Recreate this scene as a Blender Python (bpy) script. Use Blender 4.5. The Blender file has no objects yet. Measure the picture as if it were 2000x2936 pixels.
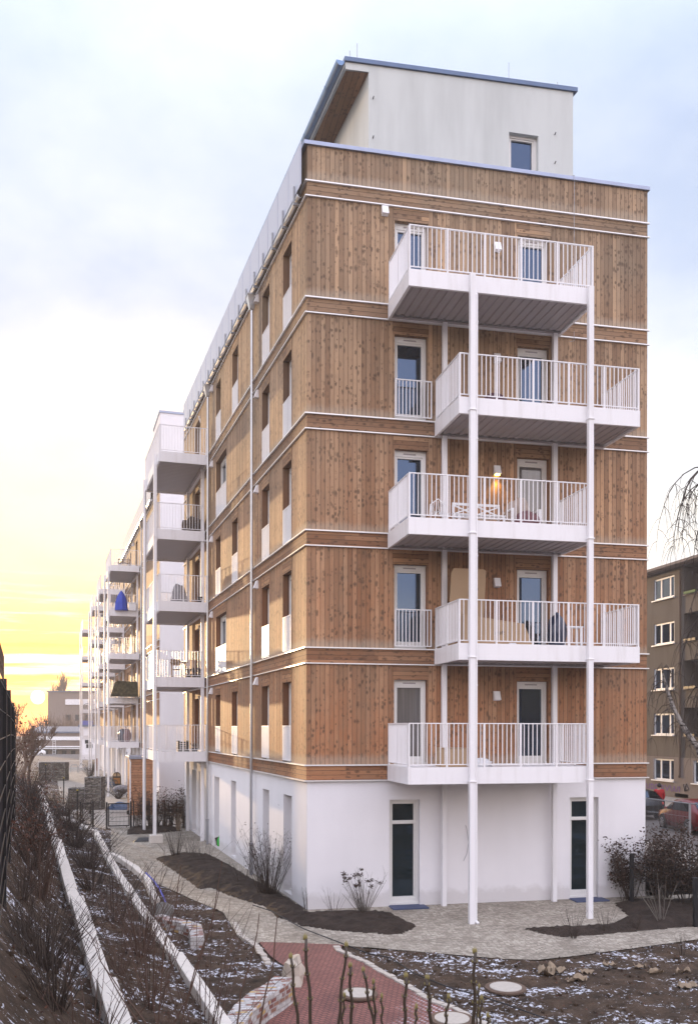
import bpy, bmesh, math, random
from mathutils import Vector, Matrix, noise
random.seed(7)
sc = bpy.context.scene
COL = sc.collection
R = math.radians
V = Vector
# ------------------------------------------------------------------ camera numbers
CAM = V((-4.134, -23.608, 4.58)); YAW = R(12.494); ROLL = R(0.081)
FPX, PYX = 2729.2, 2088.5            # focal length and principal row in pixels of the 2000 x 2936 photo
DE = R(5.444)                        # the long facade runs 5.4 degrees off the perpendicular of the short one
ES = V((-math.sin(DE), math.cos(DE), 0)); EN = V((-math.cos(DE), -math.sin(DE), 0)); EZ = V((0, 0, 1))
FWD = V((math.sin(YAW), math.cos(YAW), 0)); RGT = V((math.cos(YAW), -math.sin(YAW), 0))
AA = R(6.3)                          # the garden walls
AD = V((-math.sin(AA), math.cos(AA), 0)); AR = V((math.cos(AA), math.sin(AA), 0))
def ray(x, y):
    return FWD + RGT*((x-1000)/FPX) - EZ*((y-PYX)/FPX)
def atD(x, y, d):                    # the point d metres in front of the camera
    return CAM + ray(x, y)*d
def atZ(x, y, z):
    r = ray(x, y); return CAM + r*((z-CAM.z)/r.z)
def S(s, o=0.0, z=0.0):              # the long facade: s metres along it, o metres out of it
    return ES*s + EN*o + EZ*z
def W(t, l, z=0.0):                  # along / right of the garden walls, from the camera foot
    p = V((CAM.x, CAM.y, 0)) + AD*t + AR*l; p.z = z; return p

# ------------------------------------------------------------------ mesh builder
class MB:
    def __init__(s): s.v = []; s.f = []
    def face(s, *pts):
        n = len(s.v); s.v += [V(p) for p in pts]; s.f.append(tuple(range(n, n+len(pts))))
    def add(s, verts, faces):
        n = len(s.v); s.v += [V(p) for p in verts]; s.f += [tuple(i+n for i in f) for f in faces]
    def hexa(s, c):
        s.add(c, [(0,3,2,1),(4,5,6,7),(0,1,5,4),(1,2,6,5),(2,3,7,6),(3,0,4,7)])
    def box(s, x0, y0, z0, x1, y1, z1):
        s.hexa([(x0,y0,z0),(x1,y0,z0),(x1,y1,z0),(x0,y1,z0),(x0,y0,z1),(x1,y0,z1),(x1,y1,z1),(x0,y1,z1)])
    def fbox(s, F, u0, u1, d0, d1, z0, z1):
        s.hexa([F(u0,d0,z0),F(u1,d0,z0),F(u1,d1,z0),F(u0,d1,z0),F(u0,d0,z1),F(u1,d0,z1),F(u1,d1,z1),F(u0,d1,z1)])
    def obox(s, c, ax, ay, hx, hy, z0, z1):
        c = V(c); P = lambda a, b, z: (c.x+ax.x*a+ay.x*b, c.y+ax.y*a+ay.y*b, z)
        s.hexa([P(-hx,-hy,z0),P(hx,-hy,z0),P(hx,hy,z0),P(-hx,hy,z0),P(-hx,-hy,z1),P(hx,-hy,z1),P(hx,hy,z1),P(-hx,hy,z1)])
    def bar(s, a, b, w, h=None, up=EZ):
        a = V(a); b = V(b); h = h or w; d = (b-a).normalized()
        x = d.cross(up);
        if x.length < 1e-4: x = d.cross(V((1,0,0)))
        x.normalize(); y = x.cross(d).normalized(); x = x*w/2; y = y*h/2
        s.hexa([a-x-y,a+x-y,a+x+y,a-x+y,b-x-y,b+x-y,b+x+y,b-x+y])
    def tube(s, pts, rad, n=6, cap=True):
        pts = [V(p) for p in pts]
        if not hasattr(rad, '__len__'): rad = [rad]*len(pts)
        base = len(s.v); ref = None
        for i, p in enumerate(pts):
            d = (pts[min(i+1,len(pts)-1)] - pts[max(i-1,0)])
            d = d.normalized() if d.length > 1e-9 else V((0,0,1))
            if ref is None:
                ref = d.cross(V((0,0,1)) if abs(d.z) < .9 else V((1,0,0))).normalized()
            x = (ref - d*ref.dot(d)).normalized(); ref = x; y = d.cross(x)
            for k in range(n):
                t = 2*math.pi*k/n; s.v.append(p + (x*math.cos(t)+y*math.sin(t))*rad[i])
        for i in range(len(pts)-1):
            for k in range(n):
                a = base+i*n+k; b = base+i*n+(k+1) % n; s.f.append((a, b, b+n, a+n))
        if cap and n > 2:
            s.f.append(tuple(base+k for k in range(n))[::-1]); e = base+(len(pts)-1)*n; s.f.append(tuple(e+k for k in range(n)))
    def lathe(s, c, prof, n=16):
        c = V(c); base = len(s.v)
        for r, z in prof:
            for k in range(n):
                t = 2*math.pi*k/n; s.v.append(c+V((r*math.cos(t), r*math.sin(t), z)))
        for i in range(len(prof)-1):
            for k in range(n):
                a = base+i*n+k; b = base+i*n+(k+1) % n; s.f.append((a, b, b+n, a+n))
        s.f.append(tuple(base+k for k in range(n))[::-1]); e = base+(len(prof)-1)*n; s.f.append(tuple(e+k for k in range(n)))
    def prism(s, poly, z0, z1):
        n = len(poly)
        s.add([(p[0],p[1],z0) for p in poly]+[(p[0],p[1],z1) for p in poly],
              [tuple(range(n))[::-1], tuple(range(n,2*n))]+[(i,(i+1) % n,n+(i+1) % n,n+i) for i in range(n)])
    def extr(s, prof, A, B):         # profile points are functions of an origin: prof = list of vectors, swept A -> B
        n = len(prof)
        s.add([V(A)+V(p) for p in prof]+[V(B)+V(p) for p in prof],
              [tuple(range(n))[::-1], tuple(range(n,2*n))]+[(i,(i+1) % n,n+(i+1) % n,n+i) for i in range(n)])
    def blob(s, c, rx, ry, rz, seed=0, amp=.15, nu=12, nv=8, half=False):
        c = V(c); base = len(s.v)
        for j in range(nv+1):
            th = (math.pi*.5 if half else math.pi)*j/nv
            for i in range(nu):
                ph = 2*math.pi*i/nu
                d = V((math.sin(th)*math.cos(ph), math.sin(th)*math.sin(ph), math.cos(th)))
                k = 1+amp*noise.noise(d*1.7+V((seed*3.1, seed, 0)))*1.6
                s.v.append(c+V((d.x*rx*k, d.y*ry*k, d.z*rz*k)))
        for j in range(nv):
            for i in range(nu):
                a = base+j*nu+i; b = base+j*nu+(i+1) % nu; s.f.append((a, a+nu, b+nu, b))
    def build(s, name, mat, parent=None, origin=None, smooth=False, bevel=0):
        o3 = V(origin) if origin is not None else V((0,0,0))
        if origin is None and parent is not None: o3 = ORG.get(parent.name, V((0,0,0)))
        me = bpy.data.meshes.new(name)
        me.from_pydata([v-o3 for v in s.v], [], s.f)
        uv = me.uv_layers.new(name='UVMap'); ud = []
        for p in me.polygons:
            n = p.normal
            if abs(n.z) < .7:
                l = math.hypot(n.x, n.y) or 1; tx, ty = -n.y/l, n.x/l
                for vi in p.vertices:
                    q = s.v[vi]; ud += [q.x*tx+q.y*ty, q.z]
            else:
                for vi in p.vertices:
                    q = s.v[vi]; ud += [q.x, q.y]
        uv.data.foreach_set('uv', ud)
        if smooth: me.polygons.foreach_set('use_smooth', [True]*len(me.polygons))
        me.materials.append(M[mat] if isinstance(mat, str) else mat)
        ob = bpy.data.objects.new(name, me); COL.objects.link(ob)
        if parent is not None:
            ob.parent = parent; ORG[ob.name] = o3
        else: ob.location = o3
        if bevel:
            b = ob.modifiers.new('Bevel', 'BEVEL'); b.width = bevel; b.segments = 2; b.limit_method = 'ANGLE'
        return ob
ORG = {}
def tag(o, label, cat, group=None, kind=None):
    if label: o['label'] = label
    if cat: o['category'] = cat
    if group: o['group'] = group
    if kind: o['kind'] = kind
    return o
def thing(name, label, cat, loc=(0,0,0), group=None, rz=0):
    o = bpy.data.objects.new(name, None); COL.objects.link(o); o.location = loc; o.rotation_euler.z = rz
    o.empty_display_size = .3; tag(o, label, cat, group); ORG[o.name] = V(loc) if rz == 0 else V((0,0,0)); return o
def copy_tree(o, parent=None):
    c = o.copy(); COL.objects.link(c)
    if parent is not None: c.parent = parent
    for ch in list(o.children): copy_tree(ch, c)
    return c
def FF(u, d, z): return V((u, -d, z))            # front facade frame
def FS(u, d, z): return S(u, d, z)               # long facade frame

# ------------------------------------------------------------------ materials
M = {}
class NT:
    def __init__(s, name):
        m = bpy.data.materials.new(name); m.use_nodes = True; s.m = m; s.t = m.node_tree
        s.b = s.t.nodes['Principled BSDF']; s.o = s.t.nodes['Material Output']; M[name] = m
    def n(s, typ, **kw):
        x = s.t.nodes.new(typ)
        for k, v in kw.items():
            if k.startswith('_'): x.inputs[int(k[1:])].default_value = v
            else: setattr(x, k, v)
        return x
    def l(s, a, b): s.t.links.new(a, b)
    def math(s, op, a, b=None, c=None):
        x = s.n('ShaderNodeMath', operation=op)
        for i, q in enumerate((a, b, c)):
            if q is None: continue
            if isinstance(q, (int, float)): x.inputs[i].default_value = q
            else: s.l(q, x.inputs[i])
        return x.outputs[0]
    def mix(s, f, a, b, mode='MIX'):
        x = s.n('ShaderNodeMix', data_type='RGBA', blend_type=mode)
        for q, i in ((f, 0), (a, 6), (b, 7)):
            if isinstance(q, (int, float)): x.inputs[i].default_value = q
            elif isinstance(q, tuple): x.inputs[i].default_value = (*q, 1) if len(q) == 3 else q
            else: s.l(q, x.inputs[i])
        return x.outputs[2]
    def ramp(s, f, stops, interp='LINEAR'):
        x = s.n('ShaderNodeValToRGB'); x.color_ramp.interpolation = interp; e = x.color_ramp.elements
        while len(e) < len(stops): e.new(.5)
        for q, (p, c) in zip(e, stops):
            q.position = p; q.color = (*c, 1) if len(c) == 3 else c
        s.l(f, x.inputs[0]); return x.outputs[0]
    def noise(s, vec, scale, detail=4, rough=.5):
        x = s.n('ShaderNodeTexNoise'); x.inputs['Scale'].default_value = scale; x.inputs['Detail'].default_value = detail
        x.inputs['Roughness'].default_value = rough
        if vec is not None: s.l(vec, x.inputs['Vector'])
        return x.outputs['Fac']
    def pos(s): return s.n('ShaderNodeNewGeometry').outputs['Position']
    def uv(s): return s.n('ShaderNodeUVMap', uv_map='UVMap').outputs[0]
    def xyz(s, v):
        x = s.n('ShaderNodeSeparateXYZ'); s.l(v, x.inputs[0]); return x.outputs
    def comb(s, a, b, c=0.0):
        x = s.n('ShaderNodeCombineXYZ')
        for i, q in enumerate((a, b, c)):
            if isinstance(q, (int, float)): x.inputs[i].default_value = q
            else: s.l(q, x.inputs[i])
        return x.outputs[0]
    def bump(s, h, strength=.3, dist=.02):
        x = s.n('ShaderNodeBump'); x.inputs['Strength'].default_value = strength; x.inputs['Distance'].default_value = dist
        s.l(h, x.inputs['Height']); s.l(x.outputs[0], s.b.inputs['Normal'])
    def base(s, c, rough=.6, metal=0, spec=None):
        if isinstance(c, tuple): s.b.inputs['Base Color'].default_value = (*c, 1)
        else: s.l(c, s.b.inputs['Base Color'])
        s.b.inputs['Roughness'].default_value = rough; s.b.inputs['Metallic'].default_value = metal
        if spec is not None: s.b.inputs['Specular IOR Level'].default_value = spec
        return s
def plain(name, c, rough=.6, metal=0, var=.12, scale=6, bump=0):
    t = NT(name); p = t.pos(); f = t.noise(p, scale, 5, .6)
    d = tuple(x*(1-var) for x in c); l = tuple(min(1, x*(1+var)) for x in c)
    t.base(t.mix(f, d, l), rough, metal)
    if bump: t.bump(t.noise(p, scale*6, 4), bump, .01)
    return t
def wood(name, vertical, pale, mid, warm, board=.118, zgrad=True, gap=.05, knots=True):
    t = NT(name); x = t.xyz(t.uv()); a, b = (x[0], x[1]) if vertical else (x[1], x[0])
    k = t.math('DIVIDE', a, board); fl = t.math('FLOOR', k); fr = t.math('FRACT', k)
    wn = t.n('ShaderNodeTexWhiteNoise', noise_dimensions='1D'); t.l(fl, wn.inputs['W']); rnd = wn.outputs['Value']
    seg = t.math('FLOOR', t.math('DIVIDE', t.math('SUBTRACT', b, .72), 2.945)) if vertical else t.math('FLOOR', t.math('DIVIDE', t.math('ADD', b, t.math('MULTIPLY', rnd, 37.0)), 4.2))
    wn2 = t.n('ShaderNodeTexWhiteNoise', noise_dimensions='2D'); t.l(t.comb(fl, seg), wn2.inputs['Vector']); rnd2 = wn2.outputs['Value']
    bo = t.math('ADD', b, t.math('MULTIPLY', rnd, 61.0))
    grain = t.noise(t.comb(t.math('MULTIPLY', a, 34.0), t.math('MULTIPLY', bo, 1.6), fl), 1.0, 6, .62)
    fine = t.noise(t.comb(t.math('MULTIPLY', a, 150.0), t.math('MULTIPLY', bo, 5.0), fl), 1.0, 3, .6)
    blotch = t.noise(t.pos(), .42, 5, .62)
    blotch2 = t.noise(t.comb(t.math('MULTIPLY', a, 3.0), t.math('MULTIPLY', b, .55), 3.0), 1.0, 5, .65)
    base = t.mix(t.ramp(t.math('ADD', t.math('MULTIPLY', rnd2, .6), t.math('MULTIPLY', grain, .5)), [(.25,(0,0,0)),(.85,(1,1,1))]), mid, pale)
    if zgrad:
        z = t.xyz(t.pos())[2]
        hz = t.n('ShaderNodeMapRange'); t.l(z, hz.inputs[0]); hz.inputs[1].default_value = 14; hz.inputs[2].default_value = 3.5
        f = t.math('MULTIPLY', hz.outputs[0], t.ramp(blotch2, [(.36,(0,0,0)),(.66,(1,1,1))]))
        base = t.mix(t.math('MULTIPLY', hz.outputs[0], .30), base, tuple(q*.95 for q in warm)); base = t.mix(t.math('MULTIPLY', f, .6), base, warm)
    else: base = t.mix(t.ramp(blotch, [(.4,(0,0,0)),(.7,(.5,.5,.5))]), base, warm)
    grey = tuple(.60*q+.40*g_ for q, g_ in zip(mid, (.15,.13,.10)))
    base = t.mix(t.ramp(blotch, [(.46,(0,0,0)),(.68,(.75,.75,.75))]), base, grey)
    if zgrad:
        ol = t.n('ShaderNodeMapRange'); t.l(t.xyz(t.pos())[2], ol.inputs[0]); ol.inputs[1].default_value = 9.5; ol.inputs[2].default_value = 19
        base = t.mix(t.math('MULTIPLY', ol.outputs[0], t.math('ADD', .18, t.math('MULTIPLY', t.ramp(t.noise(t.pos(), .30, 5, .6), [(.35,(0,0,0)),(.65,(1,1,1))]), .5))), base, (.27,.225,.155))
    base = t.mix(t.ramp(fine, [(.3,(.72,.68,.64)),(.6,(1,1,1))]), (0,0,0), base, 'MIX') if False else t.mix(1.0, base, t.ramp(fine, [(.3,(.78,.75,.72)),(.62,(1,1,1))]), 'MULTIPLY')
    base = t.mix(1.0, base, t.ramp(rnd2, [(0,(.84,.83,.82)),(.5,(.98,.98,.98)),(.93,(1.05,1.04,1.03)),(1,(1.20,1.15,1.10))]), 'MULTIPLY')
    if knots:
        def kn(sb, sx, th, keep, off):
            vo = t.n('ShaderNodeTexVoronoi', feature='F1', voronoi_dimensions='2D'); vo.inputs['Scale'].default_value = 1.0; vo.inputs['Randomness'].default_value = .9
            wob = t.math('MULTIPLY', t.noise(t.comb(t.math('MULTIPLY', a, 14.0), t.math('MULTIPLY', b, 14.0), off), 1.0, 3), .22)
            t.l(t.comb(t.math('ADD', t.math('DIVIDE', a, sx), wob), t.math('ADD', t.math('DIVIDE', bo, sb), wob)), vo.inputs['Vector'])
            kp = t.math('GREATER_THAN', t.xyz(vo.outputs['Color'])[0], keep)
            return t.math('MULTIPLY', t.ramp(t.math('DIVIDE', vo.outputs['Distance'], t.math('ADD', .35, t.xyz(vo.outputs['Color'])[1])), [(0,(1,1,1)),(th,(.85,.85,.85)),(th*2.2,(0,0,0))]), kp)
        whorl = t.ramp(t.noise(t.comb(t.math('MULTIPLY', a, 1.1), t.math('MULTIPLY', b, 2.6), 9.0), 1.0, 3, .6), [(.42,(0,0,0)),(.58,(1,1,1))])
        kk = t.math('MAXIMUM', t.math('MULTIPLY', kn(.15, .10, .20, .42, 1.0), whorl), t.math('MULTIPLY', kn(.34, .17, .105, .5, 5.0), .9))
        base = t.mix(t.math('MULTIPLY', kk, .82), base, tuple(q*.22 for q in mid))
    if zgrad and vertical:
        fu = t.math('FRACT', t.math('DIVIDE', t.math('SUBTRACT', t.xyz(t.pos())[2], 3.65), 2.945))
        stk = t.noise(t.comb(t.math('MULTIPLY', a, 9.0), t.math('MULTIPLY', b, .25), 7.0), 1.0, 4, .65)
        dr_ = t.math('MULTIPLY', t.ramp(fu, [(.58,(0,0,0)),(.86,(1,1,1))]), t.ramp(stk, [(.46,(0,0,0)),(.66,(1,1,1))]))
        base = t.mix(t.math('MULTIPLY', dr_, .55), base, tuple(q*.42 for q in mid))
        bl_ = t.math('MULTIPLY', t.ramp(t.math('SUBTRACT', fu, t.math('MULTIPLY', stk, .10)), [(.0,(1,1,1)),(.05,(0,0,0))]), .5)
        base = t.mix(bl_, base, (.40,.33,.25))
    g = t.math('ABSOLUTE', t.math('SUBTRACT', fr, .5))
    gm = t.ramp(g, [(.5-gap*1.5,(0,0,0)),(.5-gap*.5,(1,1,1))])
    base = t.mix(t.math('MULTIPLY', gm, .85), base, tuple(q*.14 for q in mid))
    t.base(base, .72)
    t.bump(t.math('SUBTRACT', t.math('MULTIPLY', grain, .15), gm), .35, .008)
    return t
wood('cladding_wood', True, (.50,.325,.19), (.315,.172,.087), (.40,.130,.040))
wood('band_wood', False, (.40,.235,.128), (.25,.125,.060), (.36,.125,.042), board=.117)
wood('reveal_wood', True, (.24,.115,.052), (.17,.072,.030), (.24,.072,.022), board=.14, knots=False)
wood('lintel_wood', False, (.44,.26,.135), (.27,.132,.06), (.36,.13,.045), board=.112)
wood('soffit_wood', True, (.34,.20,.12), (.25,.135,.075), (.26,.13,.06), board=.16, zgrad=False)
wood('shed_wood', False, (.52,.27,.15), (.40,.19,.095), (.44,.18,.08), board=.14, zgrad=False)
wood('crate_wood', False, (.42,.29,.17), (.33,.2,.11), (.3,.16,.08), board=.08, zgrad=False)
def plaster(name, c, dirt=True, stain=.0):
    t = NT(name); p = t.pos(); f = t.noise(p, 1.3, 5, .6); col = t.mix(f, tuple(q*.94 for q in c), tuple(min(1,q*1.03) for q in c))
    if stain:
        x = t.xyz(p); st = t.noise(t.comb(t.math('MULTIPLY', x[0], 1.6), t.math('MULTIPLY', x[1], 1.6), t.math('MULTIPLY', x[2], .22)), 1.0, 5, .6)
        col = t.mix(t.math('MULTIPLY', t.ramp(st, [(.42,(0,0,0)),(.7,(1,1,1))]), stain), col, tuple(q*.72 for q in c))
    if dirt:
        z = t.xyz(p)[2]; n2 = t.noise(p, 3.0, 5, .65)
        h = t.math('SUBTRACT', z, t.math('MULTIPLY', n2, .55))
        d = t.ramp(h, [(0,(1,1,1)),(.16,(0,0,0))])
        col = t.mix(t.math('MULTIPLY', d, .30), col, (.36,.32,.28))
    t.base(col, .85); t.bump(t.noise(p, 140, 2), .12, .004); return t
plaster('white_plaster', (.84,.825,.84), stain=.12)
plaster('penthouse_plaster', (.60,.63,.61), dirt=False, stain=.55)
plaster('grey_render', (.125,.100,.080), dirt=False, stain=.9)
plaster('grey_render_light', (.21,.165,.145), dirt=False, stain=.4)
t = NT('white_metal'); x = t.xyz(t.pos()); st = t.noise(t.comb(t.math('MULTIPLY', x[0], 5.0), t.math('MULTIPLY', x[1], 5.0), t.math('MULTIPLY', x[2], .5)), 1.0, 5, .6)
t.base(t.mix(t.ramp(st, [(.5,(0,0,0)),(.75,(.45,.45,.45))]), (.83,.82,.83), (.60,.575,.55)), .4)
plain('white_frame', (.74,.73,.70), .45, var=.03)
plain('soffit_metal', (.36,.33,.335), .5, var=.12, scale=.9)
plain('zinc', (.30,.335,.43), .38, .75, var=.18, scale=2.2)
plain('zinc_dark', (.10,.14,.22), .35, .6, var=.2, scale=2)
plain('gutter_blue', (.16,.25,.40), .3, .55, var=.15, scale=2)
plain('trim_metal', (.78,.77,.76), .35, .35, var=.05)
plain('pipe_metal', (.55,.56,.58), .3, .8, var=.12, scale=3)
plain('galvanised', (.36,.37,.39), .42, .7, var=.12, scale=9)
plain('black_metal', (.012,.013,.016), .4, .3, var=.2)
plain('black_plastic', (.013,.013,.015), .45, var=.3)
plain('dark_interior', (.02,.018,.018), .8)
plain('concrete', (.66,.61,.55), .85, var=.16, scale=7, bump=.25)
plain('concrete_grey', (.34,.32,.30), .85, var=.18, scale=6, bump=.3)
plain('sandstone', (.46,.40,.33), .85, var=.25, scale=8, bump=.4)
plain('boulder', (.14,.135,.125), .85, var=.5, scale=11, bump=.5)
plain('stem', (.040,.026,.019), .7, var=.35, scale=14)
plain('stem_red', (.075,.040,.026), .65, var=.35, scale=14)
plain('stem_pale', (.11,.095,.078), .75, var=.3, scale=14)
plain('bud', (.20,.165,.055), .5, var=.3, scale=60)
plain('twig_near', (.035,.023,.013), .5, var=.5, scale=70)
plain('dry_leaf', (.045,.024,.015), .8, var=.5, scale=9)
plain('dead_head', (.045,.024,.016), .85, var=.5, scale=40)
plain('dry_leaf_red', (.10,.040,.022), .8, var=.45, scale=9)
plain('bark', (.060,.045,.036), .85, var=.4, scale=5)
plain('far_wood', (.13,.085,.06), .9, var=.3, scale=2)
plain('cardboard', (.40,.275,.165), .8, var=.07, scale=3)
plain('burlap', (.27,.205,.14), .9, var=.25, scale=18, bump=.5)
plain('white_paint', (.78,.78,.78), .4, var=.04)
plain('white_cloth', (.72,.72,.74), .8, var=.1, scale=9)
plain('beige_cloth', (.40,.32,.27), .9, var=.25, scale=6)
plain('mauve_cloth', (.17,.075,.085), .85, var=.3, scale=6)
plain('plum_cloth', (.07,.018,.03), .8, var=.3, scale=6)
plain('navy_plastic', (.012,.022,.055), .3, var=.5, scale=5)
plain('blue_cloth', (.012,.05,.42), .6, var=.3, scale=4)
plain('blue_hose', (.01,.04,.45), .4)
plain('grey_cover', (.20,.19,.20), .7, var=.5, scale=4)
plain('moss_green', (.05,.13,.03), .7, var=.3)
plain('green_plastic', (.03,.42,.06), .25, var=.2)
plain('blue_mat', (.055,.075,.15), .7, var=.25, scale=8)
plain('tarp_blue', (.05,.085,.16), .5, var=.4, scale=5)
plain('sunlit_gold', (.42,.33,.03), .6, var=.4, scale=9)
plain('text_ink', (.03,.022,.015), .8)
plain('graffiti', (.16,.085,.22), .8, var=.2)
plain('red_paint', (.17,.010,.012), .22, var=.1)
plain('dark_paint', (.012,.012,.016), .25, var=.1)
plain('silver_paint', (.55,.56,.58), .25, .3, var=.1)
plain('tyre', (.012,.012,.012), .8)
plain('rim', (.45,.45,.46), .3, .8)
plain('lamp_red', (.5,.02,.02), .3)
plain('skin', (.42,.26,.19), .6)
plain('hair', (.012,.009,.008), .7)
plain('red_jacket', (.42,.010,.014), .75, var=.2, scale=8)
plain('dark_trousers', (.012,.012,.018), .8)
plain('rust_door', (.26,.06,.02), .6, var=.3)
plain('blue_panel', (.10,.11,.34), .6)
plain('amber_wood', (.30,.13,.03), .5, var=.25)
plain('manhole', (.44,.40,.35), .85, var=.2, scale=14, bump=.3)
plain('iron_ring', (.13,.085,.06), .7, .2, var=.4, scale=20)
plain('privacy_strip', (.022,.020,.022), .9, var=.25, scale=2).b.inputs['Specular IOR Level'].default_value = .08
t = NT('camo'); vo = t.n('ShaderNodeTexVoronoi'); vo.inputs['Scale'].default_value = 5; t.l(t.pos(), vo.inputs['Vector'])
t.base(t.ramp(t.noise(t.pos(), 6, 5, .7), [(.38,(.018,.016,.008)),(.5,(.05,.042,.022)),(.6,(.11,.10,.05))]), .9)
t = NT('birch'); x = t.xyz(t.pos()); f = t.noise(t.comb(t.math('MULTIPLY', x[0], 2.), t.math('MULTIPLY', x[1], 2.), t.math('MULTIPLY', x[2], 9.)), 1.4, 4)
t.base(t.ramp(f, [(.42,(.05,.04,.035)),(.5,(.36,.33,.30))]), .8)
def glass(name, tint=(.012,.014,.016), ior=2.1, rough=.02):
    t = NT(name); t.base(tint, rough); t.b.inputs['IOR'].default_value = ior; t.b.inputs['Specular Tint'].default_value = (.42,.62,1,1)
    t.bump(t.noise(t.pos(), 1.1, 2), .02, .02); return t
t = NT('curtain_glass'); x = t.xyz(t.uv()); cf = t.noise(t.comb(t.math('MULTIPLY', x[0], 16.0), t.math('MULTIPLY', x[1], .4), 0.0), 1.0, 3)
t.base(t.mix(cf, (.05,.05,.055), (.20,.19,.185)), .03); t.b.inputs['IOR'].default_value = 1.8
glass('window_glass'); glass('door_glass', (.012,.02,.022), 1.55); glass('car_glass', (.01,.011,.012), 1.7)
t = NT('screen'); x = t.xyz(t.uv()); fr = t.math('FRACT', t.math('DIVIDE', x[0], .075))
t.base(t.mix(t.ramp(fr, [(.0,(0,0,0)),(.12,(1,1,1)),(.9,(1,1,1)),(1,(0,0,0))]), (.36,.385,.46), (.50,.525,.61)), .35); t.bump(fr, .1, .006)
t = NT('lamp_glow'); t.b.inputs['Emission Color'].default_value = (1,.62,.12,1); t.b.inputs['Emission Strength'].default_value = 14
# ---- ground materials
def snow_glint_mask(t, p, big, lo, hi, fine=26):  # white specks: frost, plus wet glints painted into the soil colour
    x_ = t.xyz(p); m = t.ramp(t.noise(t.comb(t.math('ADD', t.math('MULTIPLY', x_[0], .55), t.math('MULTIPLY', x_[1], .35)), t.math('SUBTRACT', t.math('MULTIPLY', x_[1], 1.5), t.math('MULTIPLY', x_[0], -.35)), 0.0), big*1.6, 6, .66), [(lo,(0,0,0)),(hi,(1,1,1))])
    f = t.noise(t.n('ShaderNodeMapping').outputs[0] if False else p, 11, 6, .72)
    return t.ramp(t.math('ADD', f, t.math('MULTIPLY', m, .17)), [(.665,(0,0,0)),(.695,(1,1,1))])
def soil(name, a, b, snow_glint=True, lo=.50, hi=.62, big=.5):
    t = NT(name); p = t.pos(); f = t.noise(p, 2.6, 8, .68); g = t.noise(p, 31, 4, .65)
    c = t.mix(t.ramp(f, [(.3,(0,0,0)),(.7,(1,1,1))]), a, b)
    c = t.mix(1.0, c, t.ramp(g, [(.25,(.55,.52,.5)),(.7,(1.15,1.12,1.1))]), 'MULTIPLY')
    if snow_glint:
        sm = snow_glint_mask(t, p, big, lo, hi); c = t.mix(sm, c, (.80,.82,.90))
    t.base(c, .85, 0, .25); t.bump(t.math('ADD', t.noise(p, 9, 7, .72), t.math('MULTIPLY', g, .5)), 1.0, .09); return t
soil('soil', (.028,.019,.012), (.145,.098,.066), True, .42, .62, .55)
soil('bed_soil', (.020,.014,.011), (.075,.054,.042), False)
soil('far_soil', (.06,.05,.04), (.12,.10,.085), False)
t = NT('cobble'); p = t.pos(); x = t.xyz(p)
vo = t.n('ShaderNodeTexVoronoi', feature='DISTANCE_TO_EDGE'); vo.inputs['Scale'].default_value = 9.5; vo.inputs['Randomness'].default_value = .55
wv = t.comb(t.math('ADD', x[0], t.math('MULTIPLY', t.noise(p, 1.2, 2), .3)), t.math('MULTIPLY', x[1], 1.25)); t.l(wv, vo.inputs['Vector'])
vc = t.n('ShaderNodeTexVoronoi'); vc.inputs['Scale'].default_value = 9.5; vc.inputs['Randomness'].default_value = .55; t.l(wv, vc.inputs['Vector'])
ed = t.ramp(vo.outputs['Distance'], [(0,(0,0,0)),(.09,(1,1,1))])
col = t.mix(t.xyz(vc.outputs['Color'])[0], (.26,.225,.18), (.46,.415,.345))
col = t.mix(1.0, col, t.ramp(t.noise(p, .9, 6, .65), [(.3,(.62,.6,.58)),(.62,(1.05,1.05,1.05))]), 'MULTIPLY')
t.base(t.mix(ed, (.17,.145,.115), col), .8); t.bump(ed, .6, .015)
t = NT('paver'); br = t.n('ShaderNodeTexBrick'); br.inputs['Scale'].default_value = 1; br.inputs['Brick Width'].default_value = .4; br.inputs['Row Height'].default_value = .2
br.inputs['Mortar Size'].default_value = .006; br.inputs['Color1'].default_value = (.36,.32,.275,1); br.inputs['Color2'].default_value = (.42,.38,.33,1); br.inputs['Mortar'].default_value = (.14,.12,.1,1)
t.l(t.pos(), br.inputs['Vector']); t.base(t.mix(1.0, br.outputs['Color'], t.ramp(t.noise(t.pos(), 1.1, 6, .65), [(.3,(.7,.68,.66)),(.62,(1.05,1.05,1.05))]), 'MULTIPLY'), .8)
t = NT('red_brick_paving'); p = t.pos(); x = t.xyz(p); c45 = math.cos(R(20)); s45 = math.sin(R(20))
u = t.math('SUBTRACT', t.math('MULTIPLY', x[0], c45), t.math('MULTIPLY', x[1], -s45)); v = t.math('SUBTRACT', t.math('MULTIPLY', x[1], c45), t.math('MULTIPLY', x[0], s45))
br = t.n('ShaderNodeTexBrick'); br.inputs['Scale'].default_value = 1; br.inputs['Brick Width'].default_value = .12; br.inputs['Row Height'].default_value = .075; br.inputs['Mortar Size'].default_value = .011
br.inputs['Color1'].default_value = (.215,.082,.066,1); br.inputs['Color2'].default_value = (.27,.108,.085,1); br.inputs['Mortar'].default_value = (.075,.035,.03,1); t.l(t.comb(u, v), br.inputs['Vector'])
hol = t.n('ShaderNodeTexVoronoi', voronoi_dimensions='2D'); hol.inputs['Scale'].default_value = 1; hol.inputs['Randomness'].default_value = .1
t.l(t.comb(t.math('DIVIDE', u, .12), t.math('DIVIDE', v, .075)), hol.inputs['Vector'])
spot = t.ramp(hol.outputs['Distance'], [(.20,(1,1,1)),(.30,(0,0,0))])
dx = t.math('SUBTRACT', x[0], t.math('MULTIPLY', x[1], .62))
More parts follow.
